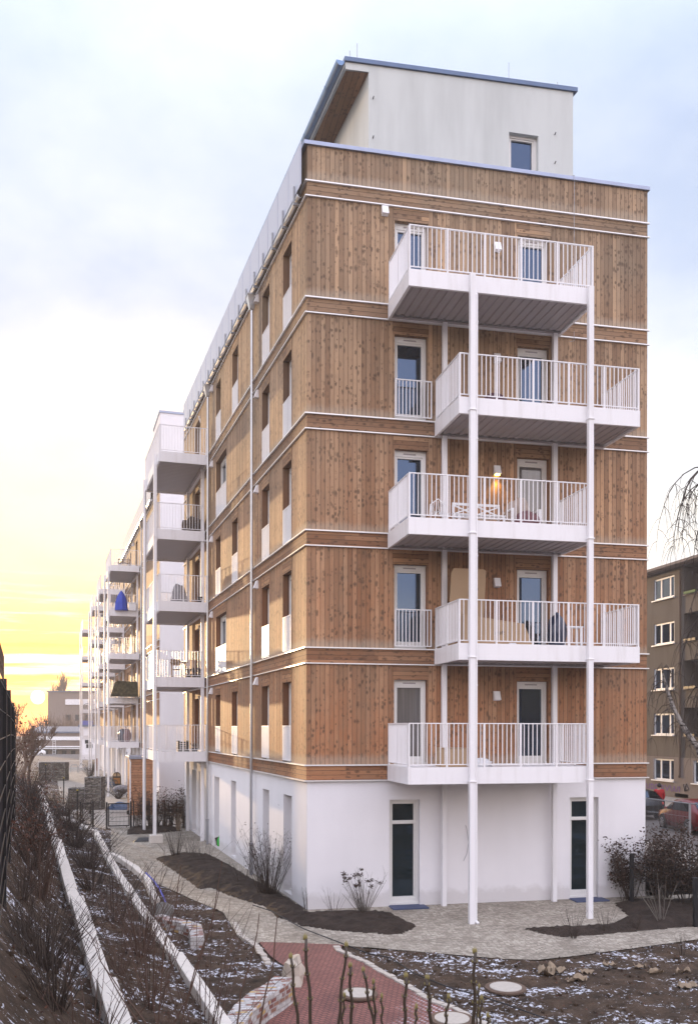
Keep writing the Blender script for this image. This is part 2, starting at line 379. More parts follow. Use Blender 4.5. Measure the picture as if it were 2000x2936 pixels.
where = t.math('MULTIPLY', t.ramp(t.math('MULTIPLY', t.math('ADD', dx, t.math('MULTIPLY', t.noise(p, 1.1, 4), 3.0)), .1), [(.665,(0,0,0)),(.76,(1,1,1))]), 1.0)
col = t.mix(1.0, br.outputs['Color'], t.ramp(t.noise(p, 1.4, 6, .65), [(.3,(.68,.68,.7)),(.6,(1.08,1.08,1.08))]), 'MULTIPLY')
col = t.mix(t.math('MULTIPLY', spot, .55), col, (.07,.035,.03))
t.base(t.mix(t.math('MULTIPLY', spot, where), col, (.8,.8,.86)), .75); t.bump(br.outputs['Fac'], -.4, .008)
t = NT('asphalt'); p = t.pos(); t.base(t.mix(t.noise(p, 3, 6, .6), (.085,.072,.066), (.135,.115,.105)), .8)
t = NT('rubble'); p = t.pos(); br = t.n('ShaderNodeTexBrick'); br.inputs['Scale'].default_value = 1; br.inputs['Brick Width'].default_value = .21; br.inputs['Row Height'].default_value = .085; br.inputs['Mortar Size'].default_value = .012; br.inputs['Bias'].default_value = 0
t.l(t.uv(), br.inputs['Vector']); br.inputs['Color1'].default_value = (0,0,0,1); br.inputs['Color2'].default_value = (1,1,1,1); br.inputs['Mortar'].default_value = (.1,.1,.1,1)
col = t.ramp(t.xyz(br.outputs['Color'])[0], [(0,(.24,.10,.07)),(.14,(.48,.46,.44)),(.36,(.20,.075,.06)),(.46,(.60,.58,.56)),(.66,(.50,.33,.13)),(.72,(.52,.50,.49)),(.9,(.27,.14,.10)),(1,(.56,.54,.53))], 'CONSTANT')
col = t.mix(br.outputs['Fac'], col, (.36,.33,.31)); col = t.mix(1.0, col, t.ramp(t.noise(p, 16, 5, .65), [(.3,(.6,.6,.6)),(.65,(1.1,1.1,1.1))]), 'MULTIPLY')
t.base(col, .8); t.bump(t.noise(p, 22, 4), .6, .02)
t = NT('gabion'); p = t.pos(); x = t.xyz(p); wv = t.comb(x[0], x[1], t.math('MULTIPLY', x[2], 2.3))
vo = t.n('ShaderNodeTexVoronoi', feature='DISTANCE_TO_EDGE'); vo.inputs['Scale'].default_value = 4.2; t.l(wv, vo.inputs['Vector'])
vc = t.n('ShaderNodeTexVoronoi'); vc.inputs['Scale'].default_value = 4.2; t.l(wv, vc.inputs['Vector'])
e = t.ramp(vo.outputs['Distance'], [(0,(0,0,0)),(.12,(1,1,1))]); col = t.mix(t.xyz(vc.outputs['Color'])[1], (.10,.09,.075), (.27,.245,.21))
t.base(t.mix(e, (.025,.02,.016), col), .85); t.bump(e, .9, .05)
# ------------------------------------------------------------------ terrain
def sm(a, b, x):
    t = max(0, min(1, (x-a)/(b-a))); return t*t*(3-2*t)
def zf(x, y):                       # courtyard and front garden, falling gently away from the house
    if y < 0: return .045*max(y, -10.5)
    if y > 95: return -min(1.5, (y-95)*.0128)
    return 0.0
def atG(x, y, dz=0.0):
    z = 0.0
    for _ in range(8):
        p = atZ(x, y, z+dz); z = zf(p.x, p.y)
    return p
ASEC = [(6.5, 11.9, 1.55), (11.9, 18.8, 1.384), (18.8, 30.3, 1.18), (30.3, 48.2, .96), (48.2, 66, .78)]
def atop(t):
    for a, b, z in ASEC:
        if t < b: return z
    return .6
def fbase(t): return 2.5-.018*max(0, t-20)
def terrain(x, y):
    d = V((x-CAM.x, y-CAM.y, 0)); t = d.dot(AD); l = d.dot(AR)
    z0 = zf(x, y); at_ = atop(t); fb = fbase(t)
    if l > 2.87: z = z0
    elif l > .98:
        f = (l-.98)/1.89; zb = (.02 if t < 44 else z0); z = (at_-.75)*(1-f)+zb*f
    elif l > .86: z = at_-.35
    else:
        f = max(0, min(1, (.86-l)/1.3)); z = (at_-.2)+(fb-at_+.2)*(f**1.35)
    if t > 60: k = sm(60, 85, t); z = z*(1-k)+z0*k
    mz = -.46+3.36*sm(-11.2, -20, y)*1.0
    if y < -10.5: z = max(z, mz)
    return z
def inpoly(x, y, poly):
    c = False; n = len(poly)
    for i in range(n):
        x1, y1 = poly[i]; x2, y2 = poly[(i+1) % n]
        if (y1 > y) != (y2 > y) and x < (x2-x1)*(y-y1)/(y2-y1)+x1: c = not c
    return c
def PX(l): return [(p.x, p.y) for p in (atG(*q) for q in l)]
# courtyard cobbles: along the long facade, round the corner and off to the right
cob_edge = PX([(318,2449),(345,2458),(385,2484),(408,2506),(425,2524),(460,2540),(513,2562),(548,2579),(640,2617),(666,2660),(689,2689),(733,2705)])
cob_front = PX([(733,2705),(860,2708),(985,2713),(1063,2718),(1253,2734),(1442,2750),(1537,2753),(1632,2743),(1821,2718),(2000,2693)])
cobble_poly = cob_edge + cob_front[1:] + [(15.5,-3.2),(15.5,.05),(0,.05)] + [(S(s,-.05).x, S(s,-.05).y) for s in (0,14,21.6)] + [(S(21.6,3.3).x, S(21.6,3.3).y)]
yard_poly = [(S(s,o).x, S(s,o).y) for s, o in ((21.55,-.4),(100,-.4),(100,4.6),(60,5.0),(22,5.2))]
bed1 = PX([(447,2464),(513,2509),(575,2553),(600,2546),(666,2573),(755,2600),(795,2631),(865,2657),(976,2671),(1109,2680),(1153,2680),(1195,2656),(1150,2634),(1122,2617),(1000,2612),(880,2618),(862,2600),(800,2560),(720,2520),(655,2480),(600,2452),(520,2448)])
bed2 = PX([(1499,2664),(1550,2677),(1619,2688),(1695,2683),(1821,2671),(2000,2656)])+[(14,-2.6),(14,-.6),(9.5,-.5),(8.9,-.3)]+PX([(1760,2590),(1800,2625),(1760,2648),(1695,2655),(1556,2659)])
bed_far = PX([(362,2395),(440,2392),(520,2384),(500,2372),(372,2374)])
red_poly = PX([(743,2703),(860,2706),(985,2711),(971,2728),(1042,2757),(1153,2819),(1241,2872),(1300,2890),(1340,2915),(1385,2936)])+[(1.6,-11.2),(-3.0,-11.2)]+PX([(735,2936),(800,2850),(845,2790),(800,2762),(772,2740)])
def near_path(x, y):
    return inpoly(x, y, cobble_poly) or inpoly(x, y, red_poly) or inpoly(x, y, yard_poly)
def axis(parts):
    out = []
    for a, b, st in parts:
        n = max(1, int(round((b-a)/st)))
        out += [a+(b-a)*i/n for i in range(n)]
    return out+[parts[-1][1]]
gx = axis([(-420,-120,60),(-120,-40,16),(-40,-14,2.6),(-14,-8.5,.5),(-8.5,9.5,.105),(9.5,16,.5),(16,40,3),(40,120,16),(120,420,60)])
gy = axis([(-120,-40,16),(-40,-16,2),(-16,-11,.4),(-11,2,.105),(2,12,.2),(12,34,.36),(34,90,1.5),(90,240,10),(240,700,60)])
g = MB(); nx = len(gx)
for y in gy:
    for x in gx:
        z = terrain(x, y); d = V((x-CAM.x, y-CAM.y, 0)).dot(AR)
        if -12 < x < 16 and -13 < y < 40:
            p = V((x, y, 0))
            if d > 2.87 and near_path(x, y): z -= .024
            elif not (0 < y < 40 and V((x,y,0)).dot(EN) < .02 and x < 9.6 and y > 0):
                k = .055 if x > 0 and y < -3 else (.085 if d < 2.8 else .04)
                z += k*noise.fractal(p*2.3, 1, 2, 3)+.03*noise.noise(p*6)+.012*noise.noise(p*15) - .01
        elif y > 0 and V((x,y,0)).dot(EN) < 5 : z -= .08
        g.v.append(V((x, y, z)))
for j in range(len(gy)-1):
    for i in range(nx-1):
        a = j*nx+i; g.f.append((a, a+1, a+nx+1, a+nx))
tag(g.build('ground', 'soil', smooth=True), None, None, kind='structure')
def sheet(name, mat, poly, dz, cuts=(0, -10.5)):
    bm = bmesh.new(); bm.faces.new([bm.verts.new((x, y, 0)) for x, y in poly])
    for c in cuts:
        bmesh.ops.bisect_plane(bm, geom=bm.verts[:]+bm.edges[:]+bm.faces[:], plane_co=(0, c, 0), plane_no=(0, 1, 0))
    bmesh.ops.triangulate(bm, faces=bm.faces[:])
    for v in bm.verts: v.co.z = max(zf(v.co.x, v.co.y), -10)+dz
    mb = MB(); mb.v = [v.co.copy() for v in bm.verts]; bm.verts.index_update()
    mb.f = [tuple(v.index for v in f.verts) for f in bm.faces]; bm.free()
    o = mb.build(name, mat); tag(o, None, None, kind='structure'); return o
sheet('courtyard_path', 'cobble', cobble_poly, .004)
sheet('yard', 'paver', yard_poly, .0)
sheet('brick_path', 'red_brick_paving', red_poly, .010)
def edge_dist(x, y, poly):
    b = 1e9; p = V((x, y))
    for i in range(len(poly)):
        a = V(poly[i]); c = V(poly[(i+1) % len(poly)]); d = c-a
        t = max(0, min(1, (p-a).dot(d)/max(d.length_squared, 1e-9))); b = min(b, (p-a-d*t).length)
    return b
def bed(name, poly, st=.11, h=.10):
    xs = [p[0] for p in poly]; ys = [p[1] for p in poly]; mb = MB(); idx = {}
    nx_ = int((max(xs)-min(xs))/st)+2; ny_ = int((max(ys)-min(ys))/st)+2
    for j in range(ny_):
        for i in range(nx_):
            x = min(xs)+i*st+.05*noise.noise(V((i*.7, j*.7, 1))); y = min(ys)+j*st+.05*noise.noise(V((i*.7, j*.7, 8)))
            ins = inpoly(x, y, poly); e = edge_dist(x, y, poly)
            if ins or e < st*.8:
                z = zf(x, y)+(.012 if not ins else .014+h*min(1, e/.5))+(.055*noise.noise(V((x, y, 0))*4.5)+.04*noise.noise(V((x, y, 0))*10)+.012)*(min(1, e/.15) if ins else 0)
                idx[i, j] = len(mb.v); mb.v.append(V((x, y, z if ins else zf(x, y)-.01)))
    for (i, j) in list(idx):
        q = [(i, j), (i+1, j), (i+1, j+1), (i, j+1)]
        if all(k in idx for k in q): mb.f.append(tuple(idx[k] for k in q))
    tag(mb.build(name, 'bed_soil', smooth=True), None, None, kind='structure')
bed('soil_bed', bed1); bed('soil_bed', bed2); bed('soil_bed', bed_far)
# street on the right
def strip(name, mat, x0, x1, y0, y1, z):
    m = MB(); m.face((x0,y0,z),(x1,y0,z),(x1,y1,z),(x0,y1,z)); tag(m.build(name, mat), None, None, kind='structure')
strip('road', 'asphalt', 15.6, 24.6, -60, 95, .02)
def slab(name, mat, x0, x1, y0, y1, z0, z1):
    m = MB(); m.box(x0, y0, z0, x1, y1, z1); tag(m.build(name, mat, bevel=.01), None, None, kind='structure')
slab('pavement', 'paver', 24.6, 29.6, -60, 95, -.1, .14)
slab('pavement', 'paver', 13.4, 15.6, -60, 95, -.1, .09)
m = MB(); m.face((-160,118,-.27),(80,118,-.27),(80,240,-1.47),(-160,240,-1.47)); tag(m.build('far_road', 'asphalt'), None, None, kind='structure')

# ------------------------------------------------------------------ facade helpers
def wall(mb, F, u0, u1, z0, z1, ops, d=0.0, rev=0.0):
    us = sorted({u0, u1, *[o[0] for o in ops], *[o[1] for o in ops]}); us = [u for u in us if u0 <= u <= u1]
    zs = sorted({z0, z1, *[o[2] for o in ops], *[o[3] for o in ops]}); zs = [z for z in zs if z0 <= z <= z1]
    for i in range(len(us)-1):
        for j in range(len(zs)-1):
            uc = (us[i]+us[i+1])/2; zc = (zs[j]+zs[j+1])/2
            if any(o[0] < uc < o[1] and o[2] < zc < o[3] for o in ops): continue
            mb.face(F(us[i],d,zs[j]), F(us[i+1],d,zs[j]), F(us[i+1],d,zs[j+1]), F(us[i],d,zs[j+1]))
def reveals(mb, F, o, d, dep):
    a, b, z0, z1 = o
    mb.face(F(a,d,z0), F(a,d-dep,z0), F(a,d-dep,z1), F(a,d,z1)); mb.face(F(b,d,z0), F(b,d,z1), F(b,d-dep,z1), F(b,d-dep,z0))
    mb.face(F(a,d,z1), F(a,d-dep,z1), F(b,d-dep,z1), F(b,d,z1)); mb.face(F(a,d,z0), F(b,d,z0), F(b,d-dep,z0), F(a,d-dep,z0))
def add_window(par, F, o, d, dep, vents=True, frame='white_frame', mull=False, transom=None, gl='window_glass', open_sash=False):
    """frame, sash, dark room behind, pane"""
    a, b, z0, z1 = o; y = d-dep; m = MB(); hd = .15 if vents else .07; w = .075
    m.fbox(F, a+.002, a+w, y, y+.07, z0+.05, z1-.002); m.fbox(F, b-w, b-.002, y, y+.07, z0+.05, z1-.002)
    m.fbox(F, a+w, b-w, y, y+.07, z1-hd, z1-.002); m.fbox(F, a+w, b-w, y, y+.065, z0+.05, z0+.16)
    m.fbox(F, a+.002, b-.002, y-.02, y+.12, z0+.002, z0+.05)
    if mull: c = (a+b)/2; m.fbox(F, c-.05, c+.05, y, y+.066, z0+.16, z1-hd)
    if transom:
        m.fbox(F, a+w, b-w, y, y+.068, transom-.075, transom+.015); m.fbox(F, a+w, b-w, y+.068, y+.085, transom-.06, transom-.03)
    w2 = w+.045
    for (p, q, r, s_) in ((a+w, a+w2, z0+.16, z1-hd), (b-w2, b-w, z0+.16, z1-hd), (a+w2, b-w2, z1-hd-.045, z1-hd), (a+w2, b-w2, z0+.16, z0+.20)):
        m.fbox(F, p, q, y-.03, y+.045, r, s_)
    win = m.build('window', frame, par)
    p = MB(); p.face(F(a+w,y-.012,z0+.16), F(b-w,y-.012,z0+.16), F(b-w,y-.012,z1-hd), F(a+w,y-.012,z1-hd)); p.build('pane', gl, win)
    if vents:
        v = MB(); c = (a+b)/2; v.fbox(F, c-.17, c+.17, y+.07, y+.078, z1-.10, z1-.065); v.build('vent', 'soffit_metal', win)
    return win
def rail_bars(m, F, u0, u1, d, z0, z1, st=.105, w=.02, th=.03, ends=True):
    m.fbox(F, u0, u1, d-.021, d+.021, z1-.024, z1); m.fbox(F, u0, u1, d-.015, d+.015, z0, z0+.022)
    n = max(2, int(round((u1-u0)/st)))
    for i in range(n+1):
        u = u0+.012+(u1-u0-.024)*i/n; ww = w if 0 < i < n else w*1.5
        m.fbox(F, u-ww/2, u+ww/2, d-th/2, d+th/2, z0+.022, z1-.024)
ZT = [3.65, 6.625, 9.58, 12.524, 15.45, 18.371]        # upper edge of each trim pair
ZB = [3.254, 6.225, 9.193, 12.133, 15.056, 17.988]     # lower edge
WF = 9.415

# ------------------------------------------------------------------ near block
B1 = thing('apartment_building', 'six storey timber clad apartment block with white ground floor, its short side facing the garden', 'building', (0,0,0))
L1 = 21.5
fop = []; LINT = []
for i in range(5):
    zt = ZT[i]
    fop += [(2.28, 3.16, zt, zt+2.18), (5.64, 6.53, zt, zt+2.18)]
gop_f = [(2.17, 2.98, .02, 2.74), (7.17, 8.0, .02, 2.73)]
SW = {0: [(1.54,2.46),(4.11,5.06),(8.8,9.8),(12.05,13.05)], 1: [(1.54,2.46),(4.11,5.06),(10.9,13.0)]}
sop = []
for i in range(5):
    zt = ZT[i]; sop += [(a, b, zt, zt+2.18) for a, b in SW[i % 2]]
    sop.append((16.8, 18.2, zt, zt+2.18))
gop_s = [(1.56,2.48,.10,2.76),(4.2,5.05,.10,2.75),(9.2,10.1,.10,2.74),(12.4,13.5,.10,2.72),(15.8,17.3,.06,2.75),(18.0,19.2,.06,2.75),(19.9,21.0,.06,2.75)]
wf = MB(); ws = MB()
for i in range(5):
    wall(wf, FF, 0, WF, ZT[i], ZB[i+1], [o for o in fop if abs(o[2]-ZT[i]) < .01]); wall(ws, FS, 0, L1, ZT[i], ZB[i+1], [o for o in sop if abs(o[2]-ZT[i]) < .01])
wall(wf, FF, 0, WF, ZT[5], 19.27, []); wall(ws, FS, 0, L1, ZT[5], 19.27, [])
wf.fbox(FF, 0, WF, -.30, -.02, ZT[5]+.02, 19.26)
wf.build('timber_front', 'cladding_wood', B1); ws.build('timber_side', 'cladding_wood', B1)
for i in range(6):
    b = MB(); b.face(FF(0,0,ZB[i]),FF(WF,0,ZB[i]),FF(WF,0,ZT[i]),FF(0,0,ZT[i])); b.face(FS(0,0,ZB[i]),FS(L1,0,ZB[i]),FS(L1,0,ZT[i]),FS(0,0,ZT[i]))
    b.build('floor_band', 'band_wood', B1)
def ring_trim(z, h=.035, pr=.055, L=L1):
    t_ = MB(); pc = FF(0,0,0)+V((0,0,0))
    c = S(0, pr)+V((0,0,0)); cx = V((-pr*1.02, -pr, 0))
    # front and side strips meeting at the corner
    fr = [V((0,0,0)), V((WF+.045,0,0)), V((WF+.045,-pr,0)), cx]
    sd = [V((0,0,0)), cx, S(L, pr), S(L, 0)]
    for q in (fr, sd):
        t_.add([p+EZ*(z-h) for p in q]+[p+EZ*(z-(.0 if k in (0,) else .004)) for k, p in enumerate(q)], [(0,3,2,1),(4,5,6,7),(0,1,5,4),(1,2,6,5),(2,3,7,6),(3,0,4,7)])
    return t_
for i in range(6):
    ring_trim(ZT[i]+.012).build('trim', 'trim_metal', B1); ring_trim(ZB[i]+.012, .03, .06 if i == 0 else .055).build('trim', 'trim_metal', B1)
# shadow joint under the upper strip is real: the strip stands proud
gw = MB(); wall(gw, FF, .02, WF-.02, -.3, ZB[0]-.02, gop_f, -.03); wall(gw, FS, .02, L1-.02, -.3, ZB[0]-.02, gop_s, -.03)
for o in gop_f: reveals(gw, FF, o, -.03, .22)
for o in gop_s: reveals(gw, FS, o, -.03, .32)
gw.face(V((.02,.03,-.3)), S(.02,-.03,-.3), S(.02,-.03,ZB[0]-.02), V((.02,.03,ZB[0]-.02)))
gw.face(V((WF-.02,.03,-.3)),V((WF-.02,11,-.3)),V((WF-.02,11,ZB[0]-.02)),V((WF-.02,.03,ZB[0]-.02)))
# far end of the block
e1 = S(L1, 0); e2 = V((WF-1.0, e1.y-.5, 0))
gw.face(S(L1,-.02,-.3), e2+EZ*-.3, e2+EZ*19.2, S(L1,-.02,19.2))
gw.build('plaster_wall', 'white_plaster', B1)
bk = MB(); bk.face(V((WF,0,ZB[0])),V((WF,11,ZB[0])),V((WF,11,19.27)),V((WF,0,19.27))); bk.build('timber_side', 'cladding_wood', B1)
rf = MB(); rf.face(S(.3,-.3,18.45), V((WF-.1,.3,18.45)), e2+EZ*18.45, S(L1,-.3,18.45)); rf.build('flat_roof', 'zinc_dark', B1)
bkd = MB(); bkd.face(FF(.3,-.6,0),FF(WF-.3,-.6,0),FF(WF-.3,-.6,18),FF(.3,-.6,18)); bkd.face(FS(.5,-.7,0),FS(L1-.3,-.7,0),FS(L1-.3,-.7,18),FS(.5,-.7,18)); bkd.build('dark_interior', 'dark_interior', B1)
for i in range(5):
    for k, o in enumerate([q for q in fop if abs(q[2]-ZT[i]) < .01]):
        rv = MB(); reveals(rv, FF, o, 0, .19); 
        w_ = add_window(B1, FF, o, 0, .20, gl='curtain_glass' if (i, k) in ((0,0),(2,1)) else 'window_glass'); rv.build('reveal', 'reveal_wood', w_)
        lb = MB(); lb.fbox(FF, o[0]-.035, o[1]+.035, -.05, .008, o[3]+.002, ZB[i+1]-.022); lb.build('lintel', 'lintel_wood', w_)
        if k == 0 and i in (1, 3):
            r_ = MB(); rail_bars(r_, FF, o[0]+.0, o[1]+.10, .06, o[2]+.06, o[2]+1.02, .098); r_.build('railing', 'white_metal', w_)
    for k, o in enumerate([q for q in sop if abs(q[2]-ZT[i]) < .01]):
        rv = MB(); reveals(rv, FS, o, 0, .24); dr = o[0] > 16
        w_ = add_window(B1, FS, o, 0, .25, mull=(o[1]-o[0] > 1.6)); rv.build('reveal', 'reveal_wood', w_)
        lb = MB(); lb.fbox(FS, o[0]-.035, o[1]+.035, -.05, .008, o[3]+.002, ZB[i+1]-.022); lb.build('lintel', 'lintel_wood', w_)
        if not dr:
            r_ = MB(); rail_bars(r_, FS, o[0]+.01, o[1]-.01, -.008, o[2]+.05, o[2]+1.0, .085, .028, .035); r_.build('railing', 'white_metal', w_)
        else:
            s_ = MB(); h0 = S(o[1]-.08, .0, 0)
            s_.bar(S(o[0]+.10,-.2,o[3]-.14), S(o[0]+.16,-.02,o[3]-.20), .02, .6, ); s_.build('tilted_sash', 'white_frame', w_)
for o in gop_f:
    w_ = add_window(B1, FF, o, -.03, .20, vents=False, transom=2.18, gl='door_glass')
    w_.name = 'glass_door'
for o in gop_s: add_window(B1, FS, o, -.03, .30, vents=False, gl='door_glass')
# parapet cap, cladding corner board
cp = MB(); A_ = V((-.06,-.045,0)); 
for q in ([V((-.09,-.06,0)), V((WF+.05,-.06,0)), V((WF+.05,.36,0)), V((.28,.36,0))], [V((-.09,-.06,0)), V((.28,.36,0)), S(L1,-.3), S(L1,.06)]):
    cp.add([p+EZ*19.26 for p in q]+[p+EZ*19.365 for p in q], [(0,3,2,1),(4,5,6,7),(0,1,5,4),(1,2,6,5),(2,3,7,6),(3,0,4,7)])
cp.build('parapet_cap', 'zinc', B1, bevel=.008)
# wall lamps: small white wedges
def wedge(u, z, F=FF, d=.001, lit=False, w=.17, h=.25, par=None):
    m = MB(); a, b = u-w/2, u+w/2
    m.hexa([F(a,d,z),F(b,d,z),F(b,d+.15,z+.02),F(a,d+.15,z+.02),F(a,d,z+h),F(b,d,z+h),F(b,d+.06,z+h),F(a,d+.06,z+h)])
    o = m.build('wall_lamp', 'white_metal', par or B1, bevel=.006)
    if lit:
        g_ = MB(); g_.fbox(F, a+.03, b-.03, d+.02, d+.11, z-.012, z+.004); g_.build('bulb', 'lamp_glow', o)
    return o
wedge(2.01, 17.70); 
for i in range(5): wedge(5.06, ZT[i]+1.66, lit=(i == 2))
ld = bpy.data.lights.new('lamp_light', 'SPOT'); ld.energy = 42; ld.color = (1,.58,.12); ld.spot_size = R(95); ld.spot_blend = .8; ld.shadow_soft_size = .04
lo = bpy.data.objects.new('lamp_light', ld); COL.objects.link(lo); lo.location = (5.06, -.085, ZT[2]+1.62); lo.rotation_euler = (R(-6),0,0)
# lightning conductor
lc = MB(); lc.tube([FF(7.22,.09,19.37),FF(7.22,.07,18.3),FF(7.22,.075,16.6)], .006, 4); lc.tube([FF(7.22,.09,19.37),FF(7.22,-.1,19.45)], .006, 4)
lc.tube([FF(7.22,.075,15.2),FF(7.22,.08,14.95),FF(7.08,.10,14.9)], .007, 4); lc.build('lightning_wire', 'galvanised', B1)
m = MB(); m.tube([FF(4.22,-.02,2.05), FF(4.25,.0,1.95), FF(4.29,.02,1.6), FF(4.24,.02,1.3), FF(4.16,.0,1.12)], .008, 5); m.build('loose_wire', 'galvanised', B1)
# zinc screen along the roof edge, gutter and brackets
scn = MB(); scn.fbox(FS, .0, 20.5, .15, .165, 18.26, 19.33)
for k in range(18):
    u = .05+k*1.2; scn.fbox(FS, u, u+.03, .165, .172, 18.26, 19.33)
scn.build('roof_screen', 'screen', B1)
gu = MB(); n = 8
for a, b in [(0.35, 20.5)]:
    prof = [EN*(.02+.075-.075*math.cos(math.pi*k/n))+EZ*(-.085*math.sin(math.pi*k/n)) for k in range(n+1)]
    gu.extr(prof+[p*.9+EZ*.004 for p in prof[::-1]], S(a,0,18.19), S(b,0,18.19))
gu.build('roof_gutter', 'pipe_metal', B1)
for k in range(17):
    br = MB(); u = .6+k*1.2; br.fbox(FS, u-.03, u+.03, .003, .19, 18.03, 18.09); br.fbox(FS, u-.03, u+.03, .17, .205, 18.03, 18.5); br.build('bracket', 'galvanised', B1)
def downpipe(par, s0, ztop, hop=True, bend=False):
    p = MB(); p.tube([S(s0,.11,.05), S(s0,.11,ztop)], .047, 10)
    for z in (1.1, 2.4, 4.6, 7.4, 10.3, 13.2, 16.1): p.tube([S(s0,.11,z), S(s0,.11,z+.035)], .055, 10)
    o = p.build('downpipe', 'pipe_metal', par, smooth=False)
    f = MB(); f.tube([S(s0,.11,-.02), S(s0,.11,.95)], .058, 10); f.tube([S(s0,.11,.95), S(s0,.11,1.0)], .068, 10); f.build('standpipe', 'galvanised', o)
    if hop:
        h = MB(); h.hexa([S(s0-.07,.05,ztop),S(s0+.07,.05,ztop),S(s0+.07,.19,ztop),S(s0-.07,.19,ztop),S(s0-.16,.01,ztop+.42),S(s0+.16,.01,ztop+.42),S(s0+.16,.27,ztop+.42),S(s0-.16,.27,ztop+.42)])
        h.fbox(FS, s0-.18, s0+.18, .005, .29, ztop+.42, ztop+.46); h.build('hopper', 'pipe_metal', o)
downpipe(B1, 6.05, 17.62); downpipe(B1, 14.25, 17.62)
for i in range(5): wedge(5.62, ZB[i+1]-.33, FS); wedge(13.75, ZB[i+1]-.33, FS)
# penthouse
PH = MB(); py0 = 1.0
c0 = V((1.83,py0,0)); c1 = V((7.70,py0,0)); c2 = c1+ES*13; c3 = c0+ES*13; zr = lambda x: 22.225+(x-1.22)*.0225
ow = (5.80, 6.66, 18.9, 21.0)
def FP(u, d, z): return V((u, py0-d, z))
wall(PH, FP, 1.83, 7.70, 18.4, 22.02, [ow]); reveals(PH, FP, ow, 0, .2)
PH.face(c0+EZ*22.02, c1+EZ*22.02, c1+EZ*zr(7.7), c0+EZ*zr(1.83))
for a, b in ((c0,c3),(c3,c2),(c2,c1)): PH.face(a+EZ*18.4, b+EZ*18.4, b+EZ*(22.2 if b is c3 else 22.36), a+EZ*(22.2 if a is c0 or a is c3 else 22.36))
ph = PH.build('penthouse', 'penthouse_plaster', B1)
w_ = add_window(B1, FP, ow, 0, .2, vents=False); 
RO = MB(); l0 = V((1.20,py0,0)); r0_ = V((1.828,py0,0)); r0f = V((7.78,py0-.0,0)); l1 = l0+ES*13; r1 = r0_+ES*13
RO.add([l0+EZ*22.035,r0_+EZ*22.05,r1+EZ*22.05,l1+EZ*22.035,l0+EZ*22.24,r0_+EZ*22.255,r1+EZ*22.255,l1+EZ*22.24],[(0,3,2,1),(4,5,6,7),(0,1,5,4),(1,2,6,5),(2,3,7,6),(3,0,4,7)])
RO.build('roof_edge', 'penthouse_plaster', B1)
RC = MB(); l0c = l0+V((-.03,-.05,0)); r0c = r0f+V((.04,-.05,0)); l1c = l0c+ES*13.1; r1c = r0c+ES*13.1
RC.add([l0c+EZ*22.225,r0c+EZ*22.37,r1c+EZ*22.37,l1c+EZ*22.225,l0c+EZ*22.345,r0c+EZ*22.495,r1c+EZ*22.495,l1c+EZ*22.345],[(0,3,2,1),(4,5,6,7),(0,1,5,4),(1,2,6,5),(2,3,7,6),(3,0,4,7)])
RC.build('roof', 'zinc_dark', B1, bevel=.008)
so = MB(); a_ = l0+V((.02,.05,0)); so.add([a_+EZ*22.02,c0+V((0,.02,22.03)),c3+EZ*22.03,l1+EZ*22.02],[(0,1,2,3)]); so.build('soffit', 'soffit_wood', B1)
gt = MB(); prof = [EN*(.0+.11-.11*math.cos(math.pi*k/8))+EZ*(-.13*math.sin(math.pi*k/8)) for k in range(9)]
gt.extr(prof, l0c+EN*.01+EZ*22.20, l1c+EN*.01+EZ*22.20)
for k in range(1, 12): gt.extr([p*1.06+EZ*-.004 for p in prof], l0c+EN*.005+ES*(k*1.1)+EZ*22.205, l0c+EN*.005+ES*(k*1.1+.04)+EZ*22.205)
gt.build('eaves_gutter', 'gutter_blue', B1)
for x, h in ((1.55,.5),(5.85,.55),(1.35,.28),(7.3,.2)):
    r_ = MB(); z = 22.36+(x-1.2)*.022; r_.tube([V((x,py0+.15,z)), V((x,py0+.15,z+h))], .009, 4); r_.build('lightning_rod', 'galvanised', B1)
an = MB()
for x, zs in ((1.95,(20.3,21.35)),(6.75+.4,(19.6,20.3,21.1))):
    for z in zs: an.tube([FP(x,0,z), FP(x,.07,z+.03)], .014, 5)
an.build('wall_anchor', 'black_metal', B1)

# ------------------------------------------------------------------ rear block
B2 = thing('apartment_building', 'rear timber clad apartment block beyond the gap, receding into the sunset with rows of balconies', 'building', tuple(S(31.1,0)))
SB, SE = 31.1, 92.0
cols = [(39.0,39.9),(41.0,41.9),(44.0,45.4),(48.9,49.8),(50.8,51.7),(54.6,56.0),(59.3,60.2),(61.6,62.5),(66.6,68),(72,72.9),(74.5,75.4),(79,80),(87,88.2)]
w2 = MB(); rl = MB()
ops2 = [[(a, b, ZT[i], ZT[i]+2.18) for a, b in cols] for i in range(5)]
for i in range(5): wall(w2, FS, SB, SE, ZT[i], ZB[i+1], ops2[i])
wall(w2, FS, SB, SE, ZT[5], 19.2, []); w2.build('timber_side', 'cladding_wood', B2)
for i in range(6):
    b = MB(); b.face(FS(SB,0,ZB[i]),FS(SE,0,ZB[i]),FS(SE,0,ZT[i]),FS(SB,0,ZT[i])); b.build('floor_band', 'band_wood', B2)
    for z in (ZT[i], ZB[i]):
        b = MB(); b.fbox(FS, SB, SE, .0, .055, z-.03, z+.01); b.build('trim', 'trim_metal', B2)
for i in range(5):
    for o in ops2[i]:
        rv = MB(); reveals(rv, FS, o, 0, .24); w_ = add_window(B2, FS, o, 0, .25, vents=False); rv.build('reveal', 'reveal_wood', w_)
        if o[1]-o[0] < 1:
            r_ = MB(); rail_bars(r_, FS, o[0]+.005, o[1]-.005, -.008, o[2]+.05, o[2]+1.0, .085, .028, .035); r_.build('railing', 'white_metal', w_)
e = MB(); gop2 = [(33.5+k*3.1, 34.6+k*3.1, .05, 2.7) for k in range(18)]
wall(e, FS, SB, SE, -.2, ZB[0]-.02, gop2, -.02)
